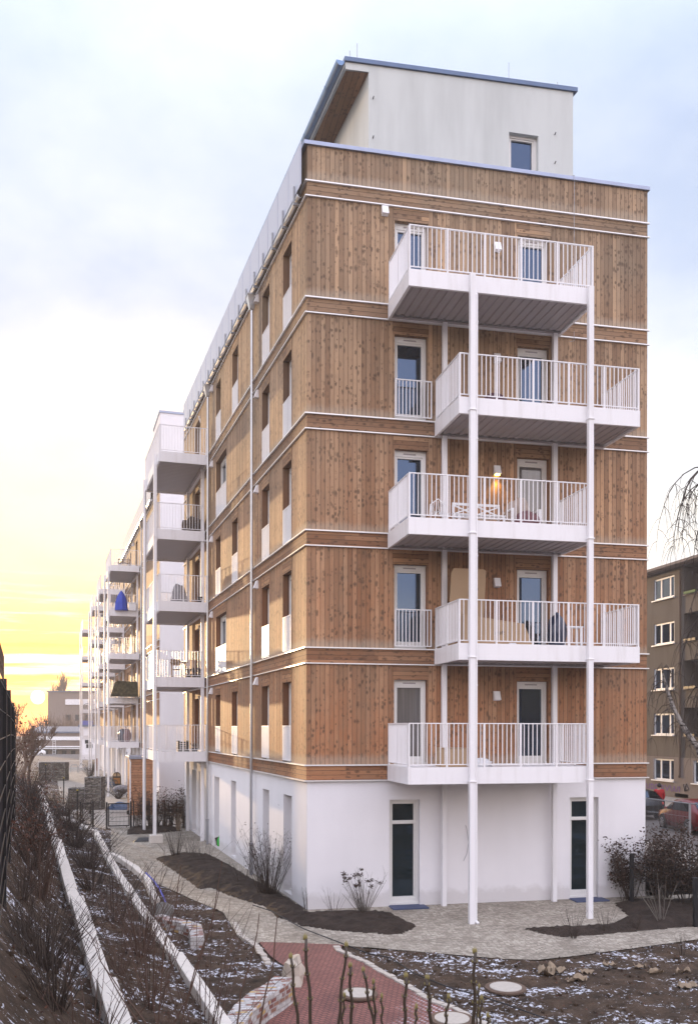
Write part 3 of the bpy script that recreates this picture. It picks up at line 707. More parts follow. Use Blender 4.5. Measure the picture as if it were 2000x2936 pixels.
for o in gop2: reveals(e, FS, o, -.02, .3)
e.face(S(SB,-.02,-.2), S(SB,-13,-.2), S(SB,-13,22.35), S(SB,-.02,22.35)); e.face(S(SB,0,19.2), S(SB+3.1,0,19.2), S(SB+3.1,0,22.2), S(SB,0,22.35))
e.face(S(SB,0,19.0), S(SB,-.03,19.0), S(SB,-.03,22.3), S(SB,0,22.3))
e.face(S(SB,.0,-.2),S(SB,-.03,-.2),S(SB,-.03,19.2),S(SB,0,19.2)); e.face(S(SB+3.1,0,19),S(SB+3.1,-13,19),S(SB+3.1,-13,22.2),S(SB+3.1,0,22.2))
e.face(S(SE,0,-.2), S(SE,-13,-.2), S(SE,-13,19.2), S(SE,0,19.2)); e.build('plaster_wall', 'white_plaster', B2)
c = MB(); c.add([S(SB-.04,.04,22.34),S(SB+3.15,.04,22.2),S(SB+3.15,-7.6,22.2),S(SB-.04,-7.6,22.34),S(SB-.04,.04,22.46),S(SB+3.15,.04,22.31),S(SB+3.15,-7.6,22.31),S(SB-.04,-7.6,22.46)],[(0,3,2,1),(4,5,6,7),(0,1,5,4),(1,2,6,5),(2,3,7,6),(3,0,4,7)])
c.build('parapet_cap', 'zinc', B2)
c = MB(); c.face(S(SB+3,-.2,18.9),S(SE,-.2,18.9),S(SE,-13,18.9),S(SB+3,-13,18.9)); c.build('flat_roof', 'zinc_dark', B2)
c = MB(); c.fbox(FS, SB+3.2, SE, .15, .17, 18.26, 19.33); c.build('roof_screen', 'screen', B2)
c = MB(); c.extr(prof, S(SB+3.2,.02,18.19), S(SE,.02,18.19)); c.build('roof_gutter', 'pipe_metal', B2)
for k in range(22):
    u = SB+3.4+k*1.2; br = MB(); br.fbox(FS, u-.03, u+.03, .003, .19, 18.03, 18.09); br.build('bracket', 'galvanised', B2)
downpipe(B2, 40.2, 17.62); downpipe(B2, 63.4, 17.62)
for i in range(5):
    for s_ in (40.6, 46.8, 58.0): wedge(s_, ZB[i+1]-.33, FS, par=B2)
lk = MB(); lk.fbox(FS, 21.3, 31.2, -6.5, -6.2, -.2, 19.0); lk.build('sun_block_wall', 'white_plaster', B2)  # unseen wall added across the gap to stop the low sun
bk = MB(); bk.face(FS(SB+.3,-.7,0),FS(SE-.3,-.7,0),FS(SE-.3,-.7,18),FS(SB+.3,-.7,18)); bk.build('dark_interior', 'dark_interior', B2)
# ------------------------------------------------------------------ balcony towers
DEP = 1.97
def balcony_mesh(root, x0, x1, zt):
    zb = zt-.40; m = MB()
    m.box(x0, -DEP, zb, x1, -DEP+.07, zt); m.box(x0, -DEP+.07, zb, x0+.07, -.13, zt); m.box(x1-.07, -DEP+.07, zb, x1, -.13, zt); m.box(x0, -.13, zb, x1, -.06, zt)
    m.box(x0+.07, -DEP+.07, zt-.08, x1-.07, -.13, zt-.03)
    b = m.build('balcony', 'white_metal', root)
    s = MB(); n = int((x1-x0-.2)/.21); st = (x1-x0-.16)/n; za, zc = zb+.07, zb+.045; x = x0+.08; y0, y1 = -DEP+.075, -.22
    for i in range(n):
        q = [(x, za), (x+st*.30, za), (x+st*.40, zc), (x+st*.90, zc), (x+st, za)]
        for (a, z1), (c, z2) in zip(q, q[1:]): s.face((a,y0,z1),(c,y0,z2),(c,y1,z2),(a,y1,z1))
        x += st
    s.box(x0+.07, -.22, zb+.005, x1-.07, -.13, zb+.03)
    s.build('soffit', 'soffit_metal', b)
    r = MB(); zr0, zr1 = zt+.055, zt+1.06
    def seg(ax, fix, a, b_):
        F = (lambda u, d, z: V((u, fix-d, z))) if ax == 'x' else (lambda u, d, z: V((fix+d, u, z)))
        rail_bars(r, F, a, b_, 0, zr0, zr1, .112, .017, .026)
        k = max(1, round((b_-a)/.95))
        for i in range(k+1):
            u = a+.02+(b_-a-.04)*i/k; r.fbox(F, u-.02, u+.02, -.02, .02, zt, zr1)
    seg('x', -DEP+.03, x0+.01, x1-.01); seg('y', x0+.03, -DEP+.06, -.09); seg('y', x1-.03, -DEP+.06, -.09)
    r.build('railing', 'white_metal', b)
def tower(label, loc, rz, W_, sh, posts, pipes):
    t = thing('balcony_tower', label, 'balcony tower', loc, 'steel balcony towers on the timber block', rz); ORG[t.name] = V((0,0,0))
    for i in range(5):
        o = 0 if i % 2 == 0 else sh
        balcony_mesh(t, o, o+W_, ZT[i])
    gz = [zf(*(Matrix.Rotation(rz,3,'Z') @ V((x,-DEP-.07,0))+V(loc)).xy)-.05 for x in posts]
    for x, z0 in zip(posts, gz):
        p = MB(); p.box(x-.066, -DEP-.13, z0, x+.066, -DEP-.003, ZT[4]+.005)
        for i in range(4): p.box(x-.085, -DEP-.15, ZB[i]-.015+.06, x+.085, -DEP-.001, ZB[i]+.075)
        p.build('post', 'white_metal', t, bevel=.006)
        w = MB(); w.box(x-.13, -.20, -.05, x-.01, -.07, ZB[4]+.02); w.build('wall_post', 'white_metal', t, bevel=.006)
    for x, z0 in zip(posts[:pipes], gz):
        d = MB(); d.tube([(x+.105,-DEP-.07,z0+.12),(x+.105,-DEP-.07,ZB[4]-.1),(x+.13,-DEP+.15,ZB[4]+.1)], .035, 8)
        d.tube([(x+.105,-DEP-.07,z0+.18),(x+.105,-DEP-.07,z0+.12),(x+.14,-DEP-.16,z0+.06)], .037, 8)
        for z in (5.6, 8.7, 11.5, 14.3): d.tube([(x+.105,-DEP-.07,z),(x+.105,-DEP-.07,z+.03)], .044, 8)
        d.build('drain_pipe', 'white_metal', t)
    return t
TF = tower('white steel balcony tower in front of the short garden side of the building', (2.09,0,0), 0, 4.75, 1.25, [1.56,4.62], 1)
SZ = -(math.pi/2-DE)
def side_tower(label, s): return S(s,0,0)
T1 = tower('white steel balcony tower on the long facade, the nearest one to the grey downpipe', S(19.9,0,0), 0, 1, 0, [], 0) if False else None
# side towers are built once and copied; local x points towards the garden
def mk_side():
    return tower('white steel balcony tower on the long facade between the near downpipe and the gap', tuple(S(19.85,0,0)), SZ, 5.2, -.62, [.55,4.55], 1)
T1 = mk_side()
for s, lb in ((47.2,'white steel balcony tower of the rear block with a camouflage cover, first beyond the gap'),(58.6,'white steel balcony tower of the rear block, second beyond the gap'),
              (69.6,'white steel balcony tower of the rear block, third beyond the gap'),(90.6,'last white steel balcony tower at the far end of the rear block')):
    c = copy_tree(T1); c.location = S(s,0,0); c['label'] = lb

# ------------------------------------------------------------------ things on the front balconies
def one(name, label, cat, mb, mat, loc, group=None, smooth=False, bevel=0):
    o = mb.build(name, mat, None, origin=loc, smooth=smooth, bevel=bevel); return tag(o, label, cat, group)
def text_mesh(body, size, mat, parent, mtx, name='lettering', origin=None, extrude=.0015, bold=0):
    cu = bpy.data.curves.new('t', 'FONT'); cu.body = body; cu.size = size; cu.extrude = extrude; cu.offset = bold; cu.shear = .2 if bold == 0 else 0
    ob = bpy.data.objects.new('t', cu); COL.objects.link(ob); dg = bpy.context.evaluated_depsgraph_get(); me = bpy.data.meshes.new_from_object(ob.evaluated_get(dg))
    bpy.data.objects.remove(ob); me.transform(mtx); me.transform(Matrix.Translation(-V(origin or ORG.get(parent.name, (0,0,0)))))
    me.materials.clear(); me.materials.append(M[mat]); o = bpy.data.objects.new(name, me); COL.objects.link(o); o.parent = parent; return o
z1, z2, z3, z4, z5 = [z+.002-.03 for z in ZT[:5]]
# tall cardboard sheet and lower carton on balcony 2
t = thing('cardboard_sheet', 'tall brown cardboard sheet leaning on the wall on the second balcony', 'cardboard', (3.95,-.5,z2))
m = MB(); P = [(3.62,2.02),(4.42,2.02),(4.48,1.98),(4.5,0),(3.56,0),(3.56,1.9)]
m.extr([V((x,.0-.16*z,z)) for x, z in P], (0,-.42,z2), (0,-.46,z2)); m.build('sheet', 'cardboard', t)
text_mesh('craft', .34, 'text_ink', t, Matrix.Translation((4.32,-.66,z2+.85)) @ Matrix.Rotation(R(-81),4,'X') .inverted().inverted() @ Matrix.Rotation(R(180),4,'Z').inverted() @ Matrix.Rotation(R(180),4,'Z') @ Matrix.Rotation(R(90),4,'Z') if False else Matrix.Translation((4.26,-.70,z2+.92)) @ Matrix.Rotation(R(99),4,'X') @ Matrix.Rotation(R(90),4,'Z'))
m = MB(); m.obox((4.2,-.62,0), V((1,0,0)), V((0,1,0)), .11, .012, z2+1.35, z2+1.43); m.obox((3.8,-.63,0), V((1,0,0)), V((0,1,0)), .07, .012, z2+1.28, z2+1.3); m.build('tape', 'white_cloth', t)
t = thing('carton', 'long brown carton with a slanted end lying behind the railing of the second balcony', 'carton', (4.6,-1.1,z2))
m = MB(); m.extr([V((3.75,0,0)),V((5.62,0,0)),V((5.36,0,.62)),V((3.75,0,.82))], (0,-1.15,z2), (0,-.95,z2)); m.build('box', 'cardboard', t)
text_mesh('CA  RCFTCRAFT', .13, 'text_ink', t, Matrix.Translation((4.1,-1.152,z2+.36)) @ Matrix.Rotation(R(90),4,'X') @ Matrix.Rotation(R(-1),4,'Z')) if False else text_mesh('craft', .15, 'text_ink', t, Matrix.Translation((4.55,-1.152,z2+.34)) @ Matrix.Rotation(R(90),4,'X'))
m = MB(); m.obox((4.98,-1.3,0), V((1,0,0)), V((0,1,0)), .09, .05, z2+.03, z2+.12); one('paper_scrap', 'white paper scrap by the carton on the second balcony', 'scrap', m, 'white_cloth', (4.98,-1.3,z2), bevel=.02)
m = MB(); m.blob((6.42,-.75,z2+.42), .26, .22, .50, 3, .12); m.blob((6.42,-.75,z2+.86), .07, .07, .13, 4, .1)
one('covered_grill', 'dark blue plastic bag tied over a grill on the second balcony', 'bag', m, 'navy_plastic', (6.42,-.75,z2), smooth=True)
def bench(name, label, c, w, d, h, back, mat='white_paint', legs=True, rz=0):
    t = thing(name, label, 'bench' if 'bench' in name else 'stool', c); cx, cy, cz = c
    s = MB()
    for k in range(4): s.box(cx-w/2, cy-d/2+k*d/4+.005, cz+h-.03, cx+w/2, cy-d/2+(k+1)*d/4-.015, cz+h)
    s.build('seat', mat, t)
    for a in (-1, 1):
        for b in (-1, 1):
            l = MB(); l.box(cx+a*(w/2-.04)-.025, cy+b*(d/2-.04)-.025, cz, cx+a*(w/2-.04)+.025, cy+b*(d/2-.04)+.025, cz+h-.03); l.build('leg', mat, t)
    if back:
        b = MB(); y = cy+d/2-.02; zA, zB_ = cz+h, cz+h+back
        b.box(cx-w/2, y, zB_-.06, cx+w/2, y+.03, zB_); b.box(cx-w/2, y, zA+.02, cx+w/2, y+.03, zA+.07)
        n = max(2, int(w/.42))
        for k in range(n+1): u = cx-w/2+.02+(w-.04)*k/n; b.box(u-.025, y, zA+.07, u+.025, y+.03, zB_-.06)
        for k in range(n):
            u0 = cx-w/2+.02+(w-.04)*k/n; u1 = cx-w/2+.02+(w-.04)*(k+1)/n
            b.bar((u0,y+.015,zA+.07),(u1,y+.015,zB_-.06),.03,.03,V((0,1,0))); b.bar((u0,y+.012,zB_-.06),(u1,y+.012,zA+.07),.03,.03,V((0,1,0)))
        b.build('backrest', mat, t)
    return t
bench('step_stool', 'small white wooden step stool beside the blue bag on the second balcony', (6.85,-.8,z2), .42, .34, .62, 0)
bench('garden_bench', 'white wooden bench with crossed lattice back on the third balcony', (4.15,-1.15,z3), 1.25, .45, .32, .36)
t = thing('armchair', 'armchair heaped with beige cushions and a mauve blanket under the glowing lamp', 'armchair', (5.35,-1.0,z3))
m = MB(); m.blob((5.35,-.8,z3+.45), .38, .22, .42, 8, .2); m.blob((5.10,-.95,z3+.50), .16, .16, .30, 9, .2); m.build('cushion', 'beige_cloth', t, smooth=True)
m = MB(); m.blob((5.45,-1.1,z3+.24), .36, .26, .26, 11, .2); m.build('blanket', 'mauve_cloth', t, smooth=True)
for a in (-.36,.36):
    m = MB(); m.box(5.35+a-.03,-1.3,z3,5.35+a+.03,-1.24,z3+.5); m.box(5.35+a-.03,-1.3,z3+.5,5.35+a+.03,-.7,z3+.54); m.build('arm', 'white_paint', t)
t = thing('wire_chair', 'white wire chair at the left end of the third balcony', 'chair', (3.3,-.8,z3))
m = MB()
for k in range(7):
    u = 3.05+k*.08; m.tube([(u,-1.0,z3+.42),(u,-.65,z3+.40),(u+(3.29-u)*.15,-.55,z3+.62),(u+(3.29-u)*.35,-.52,z3+.80)], .009, 4)
m.tube([(3.05,-.55,z3+.42),(3.08,-.53,z3+.7),(3.29,-.5,z3+.86),(3.5,-.53,z3+.7),(3.53,-.55,z3+.42)], .014, 5); m.build('wire_seat', 'white_paint', t)
for a, b in ((3.07,-.98),(3.51,-.98),(3.07,-.6),(3.51,-.6)):
    m = MB(); m.tube([(a,b,z3+.41),(a+(a-3.29)*.12,b+(b+.79)*.15,z3)], .012, 5); m.build('leg', 'white_paint', t)
t = thing('covered_chair', 'plum coloured cover arched over a low chair on the fourth balcony', 'chair', (4.65,-1.0,z4))
m = MB(); m.blob((4.65,-.9,z4+.02), .44, .36, .52, 21, .06, 16, 8, True); m.build('cover', 'plum_cloth', t, smooth=True)
m = MB(); m.blob((4.62,-1.2,z4+.02), .22, .12, .24, 22, .1, 10, 6, True); m.build('cushion', 'grey_cover', t, smooth=True)
m = MB(); m.box(5.55,-.9,z4,6.0,-.55,z4+.42); m.box(6.0,-.85,z4,6.35,-.6,z4+.24); one('wooden_crate', 'pale wooden crates stacked by the door of the fourth balcony', 'crate', m, 'crate_wood', (5.8,-.7,z4), bevel=.01)
m = MB(); m.box(3.2,-1.1,z1,3.85,-.6,z1+.46); m.box(3.18,-1.12,z1+.46,3.87,-.58,z1+.475); one('carton', 'closed brown carton on the lowest front balcony', 'carton', m, 'cardboard', (3.5,-.85,z1), bevel=.01)
m = MB(); m.blob((4.2,-1.2,z1+.07), .26, .16, .13, 31, .35); one('plastic_bag', 'crumpled white plastic bag on the lowest front balcony', 'bag', m, 'white_cloth', (4.2,-1.2,z1), smooth=True)
# ---- on the long facade balconies
def SB_(s, o, z): return S(s, o, z)
m = MB(); c = S(16.2,.95,z3); m.blob(c+EZ*.0, .35, .30, .95, 41, .12, 14, 8, True); one('covered_grill', 'grey cover over a barrel grill on the third side balcony', 'cover', m, 'grey_cover', c, smooth=True)
t = thing('folding_table', 'wooden folding table with slatted top on the second side balcony', 'table', tuple(S(16.2,.95,z2)))
m = MB(); F = lambda u, d, z: S(u, d, z)
for k in range(5): m.fbox(F, 15.9+k*.13, 16.0+k*.13, .62, 1.30, z2+.66, z2+.69)
m.build('table_top', 'crate_wood', t)
for a in (.68,1.24):
    m = MB(); m.bar(S(15.95,a,z2), S(16.5,a,z2+.66), .035); m.bar(S(16.5,a,z2), S(15.95,a,z2+.66), .035); m.build('leg', 'crate_wood', t)
t = thing('folding_chair', 'wooden folding chair behind the slatted table on the second side balcony', 'chair', tuple(S(17.1,.95,z2)))
m = MB(); m.fbox(F, 16.95,17.3,.72,1.15,z2+.42,z2+.45); m.build('seat', 'crate_wood', t)
m = MB(); m.fbox(F, 17.3,17.33,.72,1.15,z2+.62,z2+.72); m.fbox(F, 17.3,17.33,.72,1.15,z2+.78,z2+.88); m.build('backrest', 'crate_wood', t)
for a in (.74,1.12):
    m = MB(); m.fbox(F, 17.29,17.32,a-.015,a+.015,z2,z2+.9); m.fbox(F, 16.96,16.99,a-.015,a+.015,z2,z2+.42); m.build('leg', 'crate_wood', t)
def pot(label, c, r=.12, h=.2, plant='dry_leaf', ph=.25, group=None):
    t = thing('flower_pot', label, 'flower pot', tuple(c), group); c = V(c)
    m = MB(); m.lathe(c, [(r*.75,0),(r,h),(r*1.08,h),(r*1.08,h-.03)], 12); m.build('pot', 'black_plastic', t)
    m = MB()
    for k in range(16):
        a = random.uniform(0,6.28); e = random.uniform(.2,1); d = V((math.cos(a)*r*e*1.2, math.sin(a)*r*e*1.2, h+ph*random.uniform(.5,1)))
        m.tube([c+EZ*h*.9, c+d], [.006,.004], 4); q = c+d; x = V((random.uniform(-1,1),random.uniform(-1,1),random.uniform(-.4,.4))).normalized()*.05; y = V((0,0,.04)); m.face(q-x,q-y,q+x,q+y)
    m.build('plant', plant, t)
for k, (s_, o_) in enumerate(((15.5,.25),(15.5,.45),(15.55,.65))): pot('small black flower pot with withered plants in a row on the second side balcony', S(s_,o_,z2), .1, .16, group='withered pots on the second side balcony')
pot('single black pot near the wall on the third side balcony', S(14.75,.35,z3), .09, .14, ph=.12)
t = thing('storage_crate', 'black plastic crate on the lowest side balcony', 'crate', tuple(S(16.4,.75,z1)))
m = MB(); m.fbox(F,16.1,16.6,.55,1.0,z1,z1+.04)
for k in range(4): m.fbox(F,16.1,16.13,.55,1.0,z1+.06+k*.09,z1+.12+k*.09); m.fbox(F,16.57,16.6,.55,1.0,z1+.06+k*.09,z1+.12+k*.09); m.fbox(F,16.13,16.57,.55,.58,z1+.06+k*.09,z1+.12+k*.09); m.fbox(F,16.13,16.57,.97,1.0,z1+.06+k*.09,z1+.12+k*.09)
for a in (16.1,16.54):
    for b in (.55,.94): m.fbox(F,a,a+.06,b,b+.06,z1+.04,z1+.44)
m.build('crate_body', 'black_plastic', t)
pot('pot with a small figure of dry twigs beside the crate on the lowest side balcony', S(15.6,.4,z1), .14, .14, ph=.2)
m = MB(); 
for k in range(26):
    a = random.uniform(0,6.28); m.tube([S(16,.45,z4), S(16+.5*math.cos(a),.45+.32*math.sin(a),z4+random.uniform(.4,1.0))], [.02,.006], 4)
m.blob(S(16,.45,z4+.25), .5, .4, .45, 55, .35); one('heaped_cover', 'brown heap of covered plants against the wall on the fourth side balcony', 'cover', m, 'dry_leaf', S(16,.45,z4))
m = MB(); c = S(42.5,1.99,0); 
pts = [(0,.05),(.35,.99),(.6,1.10),(2.2,1.04),(2.25,.05)]
F2 = lambda u, d, z: S(42.0, 1.95-u*.8, ZT[1]+z)
m.add([F2(a,0,b) for a, b in pts]+[F2(a,0,b)+ES*-.10 for a, b in pts]+[F2(a*.97+.03,0,b*.98)+ES*.4 for a, b in pts], [(0,1,2,3,4),(5,6,7,8,9),(0,1,6,5),(1,2,7,6),(2,3,8,7),(3,4,9,8),(1,11,12,2),(2,12,13,3)])
one('camouflage_cover', 'camouflage tarpaulin draped over the railing of the second rear balcony', 'tarpaulin', m, 'camo', F2(1,0,0))
m = MB(); c = S(42.6,1.2,z4); m.lathe(c, [(.45,0),(.42,.5),(.30,.9),(.10,1.25),(.03,1.32)], 9); one('closed_parasol', 'bright blue closed parasol cloth on the fourth rear balcony', 'parasol', m, 'blue_cloth', c)
m = MB(); m.fbox(F,42.4,43.0,.25,.75,z4,z4+.5); m.fbox(F,42.38,43.02,.23,.77,z4+.5,z4+.55); one('storage_box', 'white storage box beside the blue parasol on the rear balcony', 'box', m, 'white_paint', S(42.7,.5,z4), bevel=.01)
bench('balcony_bench', 'low grey bench on the top rear balcony', tuple(S(43,1.0,z5)), .8, .4, .35, .3, 'crate_wood')
m = MB(); c = S(43.2,.5,z5); m.blob(c, .7,.45,.25,61,.3,12,6,True); one('white_tarpaulin', 'crumpled white tarpaulin on the top rear balcony', 'tarpaulin', m, 'white_cloth', c, smooth=True)
for k in range(5):
    c = S(43.2+k*.6, .75+.25*(k % 2), z1); m = MB(); m.blob(c+EZ*.42, .28,.28,.44,70+k,.2); one('storage_sack', 'grey blue sack piled behind the lowest rear railing', 'sack', m, 'navy_plastic' if k % 2 else 'mauve_cloth', c, 'sacks behind the lowest rear railing', smooth=True)
# bicycle on a far balcony
def ring(m, c, ax, ay, r, w=.02, n=20):
    m.tube([c+ax*r*math.cos(2*math.pi*k/n)+ay*r*math.sin(2*math.pi*k/n) for k in range(n+1)], w, 5, cap=False)
def bicycle(label, c, d, group=None, lean=V((0,0,0))):
    t = thing('bicycle', label, 'bicycle', tuple(c), group); c = V(c)+EZ*.34; u = EZ+lean
    for k in (-.52,.52):
        m = MB(); ring(m, c+d*k, d, u, .33)
        for q in range(8): a = math.pi*q/8; m.tube([c+d*k+d*.32*math.cos(a)+u*.32*math.sin(a), c+d*k-d*.32*math.cos(a)-u*.32*math.sin(a)], .003, 3)
        m.build('wheel', 'tyre', t)
    m = MB(); bb = c-d*.08-u*.04; st = c-d*.22+u*.45; hd = c+d*.36+u*.48
    for a, b in ((bb,st),(st,hd-u*.08),(bb,hd-u*.12),(bb,c-d*.52),(st-u*.1,c-d*.52),(hd,c+d*.52)): m.tube([a,b], .018, 5)
    m.build('frame', 'tarp_blue', t)
    s_ = d.cross(EZ).normalized(); m = MB(); m.tube([hd, hd+u*.12], .014, 5); m.tube([hd+u*.12-s_*.27, hd+u*.12, hd+u*.12+s_*.27], .014, 5); m.build('handlebar', 'black_metal', t)
    m = MB(); m.obox(st+u*.06, d, s_, .13, .06, (st+u*.06).z, (st+u*.06).z+.05); m.build('saddle', 'black_plastic', t)
bicycle('bicycle parked on a low balcony of the farthest tower', S(86.2,1.0,z2), EN)

# ------------------------------------------------------------------ doormats, bottle, cable, manholes
for x, lb in ((2.6,'blue grey door mat at the left glass door of the front'),(7.6,'blue grey door mat at the right glass door of the front')):
    m = MB(); m.box(x-.45,-.42,-.01,x+.50,.10,.022); one('door_mat', lb, 'mat', m, 'blue_mat', (x,-.2,0))
t = thing('green_bottle', 'green plastic bottle standing in a ground floor window recess', 'bottle', tuple(S(12.75,-.1,.1))); c = S(12.75,-.1,.10)
m = MB(); m.lathe(c, [(.08,0),(.095,.03),(.095,.22),(.08,.27),(.032,.36),(.03,.40)], 12); m.build('bottle_body', 'green_plastic', t, smooth=True)
m = MB(); m.lathe(c+EZ*.40, [(.036,0),(.036,.03)], 10); m.build('cap', 'white_paint', t)
pot('dark pot beside the green bottle in the window recess', S(13.05,-.12,.1), .12, .22, ph=.05)
def manhole(label, c, r, ring_mat='iron_ring'):
    c = V(c); t = thing('manhole_cover', label, 'manhole cover', tuple(c), 'round manhole covers')
    sl = lambda mb: [v.__setattr__('z', v.z+.045*(v.y-c.y)) for v in mb.v]
    m = MB(); n = 28; base = [(r*1.28,.0),(r*1.28,.035),(r*1.02,.04),(r*1.02,.0)]; m.lathe(c, base, n); sl(m); m.build('ring', ring_mat, t)
    m = MB(); m.lathe(c, [(r,.01),(r,.047),(r*.95,.052),(.02,.052)], n); sl(m); m.build('lid', 'manhole', t)
manhole('pale round manhole lid in a rusty ring on the muddy soil', atG(1450,2836), .30)
manhole('pale round manhole lid in the middle of the red brick path', atG(1028,2857,.02)+EZ*.02, .275)
manhole('pale round manhole lid cut by the lower edge of the picture on the brick path', atG(1296,2930,.02)+EZ*.02, .295)
pts = [(725,2600),(778,2617),(870,2668),(980,2710),(1055,2739),(1120,2752),(1190,2798),(1280,2834),(1360,2857),(1450,2885),(1560,2925)]
m = MB(); m.tube([atG(x,y,.03)+EZ*.035 for x, y in pts], .013, 6); one('cable', 'black cable lying across the cobbles and the mud', 'cable', m, 'black_plastic', atG(980,2710))
pts = [(418,2530),(440,2548),(458,2570),(470,2590),(480,2609)]
m = MB(); m.tube([atG(x,y,.2)+EZ*(.26-.035*k-.012*k*k*.3) for k, (x, y) in enumerate(pts)], .022, 8); one('blue_hose', 'bright blue hose coming out of the soil by the low wall', 'hose', m, 'blue_hose', atG(458,2570))
c = S(16.1,2.35,0); t = thing('drain_block', 'black rubber block on the paving by the side balcony posts', 'block', tuple(c)); m = MB(); m.hexa([c+V(p) for p in ((-.45,-.35,0),(.4,-.3,0),(.4,.25,0),(-.45,.25,0),(-.25,-.15,.14),(.36,-.2,.16),(.36,.2,.16),(-.25,.2,.14))]); m.build('block', 'black_plastic', t, bevel=.02)
c = S(15.35,1.98,0); m = MB(); m.obox(c, EN, ES, .26, .16, 0, .32); one('concrete_foot', 'white concrete foot beside the near side balcony post', 'footing', m, 'concrete', c, bevel=.02)

# ------------------------------------------------------------------ garden walls
def wall_blocks(name, label, secs, wd, depth, mat, group=None):
    t = thing(name, label, 'garden wall', tuple(secs[0][0]), group)
    for (a, b, ztop) in secs:
        a = V(a); b = V(b); L = (b-a).length; n = max(1, round(L/1.15)); d = (b-a)/n; x = (b-a).normalized(); y = V((-x.y, x.x, 0))
        for k in range(n):
            j = random.uniform(-.006,.006); c = a+d*(k+.5); hl = d.length/2-.004
            m = MB(); m.obox((c.x, c.y, 0), x, y, hl, wd/2+j, ztop-depth, ztop+j); m.build('wall_block', mat, t, bevel=.012)
    return t
LA = .94
wall_blocks('retaining_wall', 'upper stepped concrete retaining wall running straight away on the left', [(W(a,LA),W(b,LA),z) for a, b, z in ASEC], .24, 1.0, 'concrete')
secs = [((7.5,2.72),(16.25,2.78),.28),((16.25,2.80),(18.6,2.80),.22),((18.6,2.76),(22.4,2.72),.20),((22.4,2.71),(27.7,2.70),.19),((27.7,2.70),(34.9,2.74),.16),((34.9,2.76),(42.4,2.86),.20),((42.5,2.80),(47,2.25),.16),((47,2.25),(52,1.45),.16)]
wall_blocks('retaining_wall', 'lower pale concrete retaining wall beside the courtyard, bending off at its far end', [(W(*a),W(*b),z) for a, b, z in secs], .22, .6, 'concrete')
def poly_wall(name, label, pts, w, h, mat, cat='garden wall'):
    m = MB()
    for a, b in zip(pts, pts[1:]):
        a = V(a); b = V(b); x = (b-a).normalized(); y = V((-x.y,x.x,0))*w/2; e = x*.05
        p = [a-e-y,b+e-y,b+e+y,a-e+y]; m.hexa([V((q.x,q.y,zf(q.x,q.y)-.12)) for q in p]+[V((q.x,q.y,zf(q.x,q.y)+h+random.uniform(-.02,.02))) for q in p])
    return one(name, label, cat, m, mat, pts[0], bevel=.02)
gpt = lambda l, dz=0: [atG(x, y, dz) for x, y in l]
poly_wall('edging_wall', 'low pale stone edging curving along the courtyard path', gpt([(322,2450),(352,2466),(390,2491),(408,2508),(424,2528),(437,2558),(449,2582)], .12), .17, .17, 'concrete')
poly_wall('rubble_wall', 'small mosaic rubble wall by the grey boulder below the courtyard', gpt([(455,2629),(490,2640),(530,2650),(560,2660),(566,2690)], .2), .30, .24, 'rubble')
poly_wall('rubble_wall', 'mosaic wall of bricks and white stones curving along the red brick path', gpt([(655,2960),(700,2895),(745,2856),(790,2828),(812,2812)], .4), .36, .44, 'rubble')
m = MB(); c = atG(465,2632); m.blob(c+EZ*.05, .30, .28, .34, 81, .12); one('boulder', 'round grey boulder at the end of the small rubble wall', 'boulder', m, 'boulder', c, smooth=True)
m = MB(); c = atG(842,2815); m.blob(c+EZ*.1, .23, .42, .42, 83, .25, 10, 7); one('boulder', 'angular pale boulder ending the mosaic wall on the brick path', 'boulder', m, 'sandstone', c)
def edging(label, pts, w=.14, st=.16):
    t = thing('stone_edging', label, 'edging', tuple(pts[0])); m = MB()
    for a, b in zip(pts, pts[1:]):
        L = (b-a).length; n = max(1, int(L/st)); x = (b-a).normalized(); y = V((-x.y,x.x,0)).normalized()
        for k in range(n):
            c = a+(b-a)*((k+.5)/n)+y*random.uniform(-.015,.015); z = zf(c.x,c.y); m.obox(c, V((x.x,x.y,0)).normalized(), y, L/n*.46, w/2*random.uniform(.8,1.1), z-.05, z+.03+random.uniform(0,.02))
    m.build('stones', 'manhole', t, bevel=.012)
edging('row of pale granite setts along the right edge of the red brick path', gpt([(965,2716),(975,2730),(1042,2759),(1153,2821),(1241,2874),(1300,2893),(1340,2918),(1400,2945)]))
edging('row of pale granite setts along the left edge of the red brick path', gpt([(672,2650),(690,2685),(735,2714),(772,2768)]))

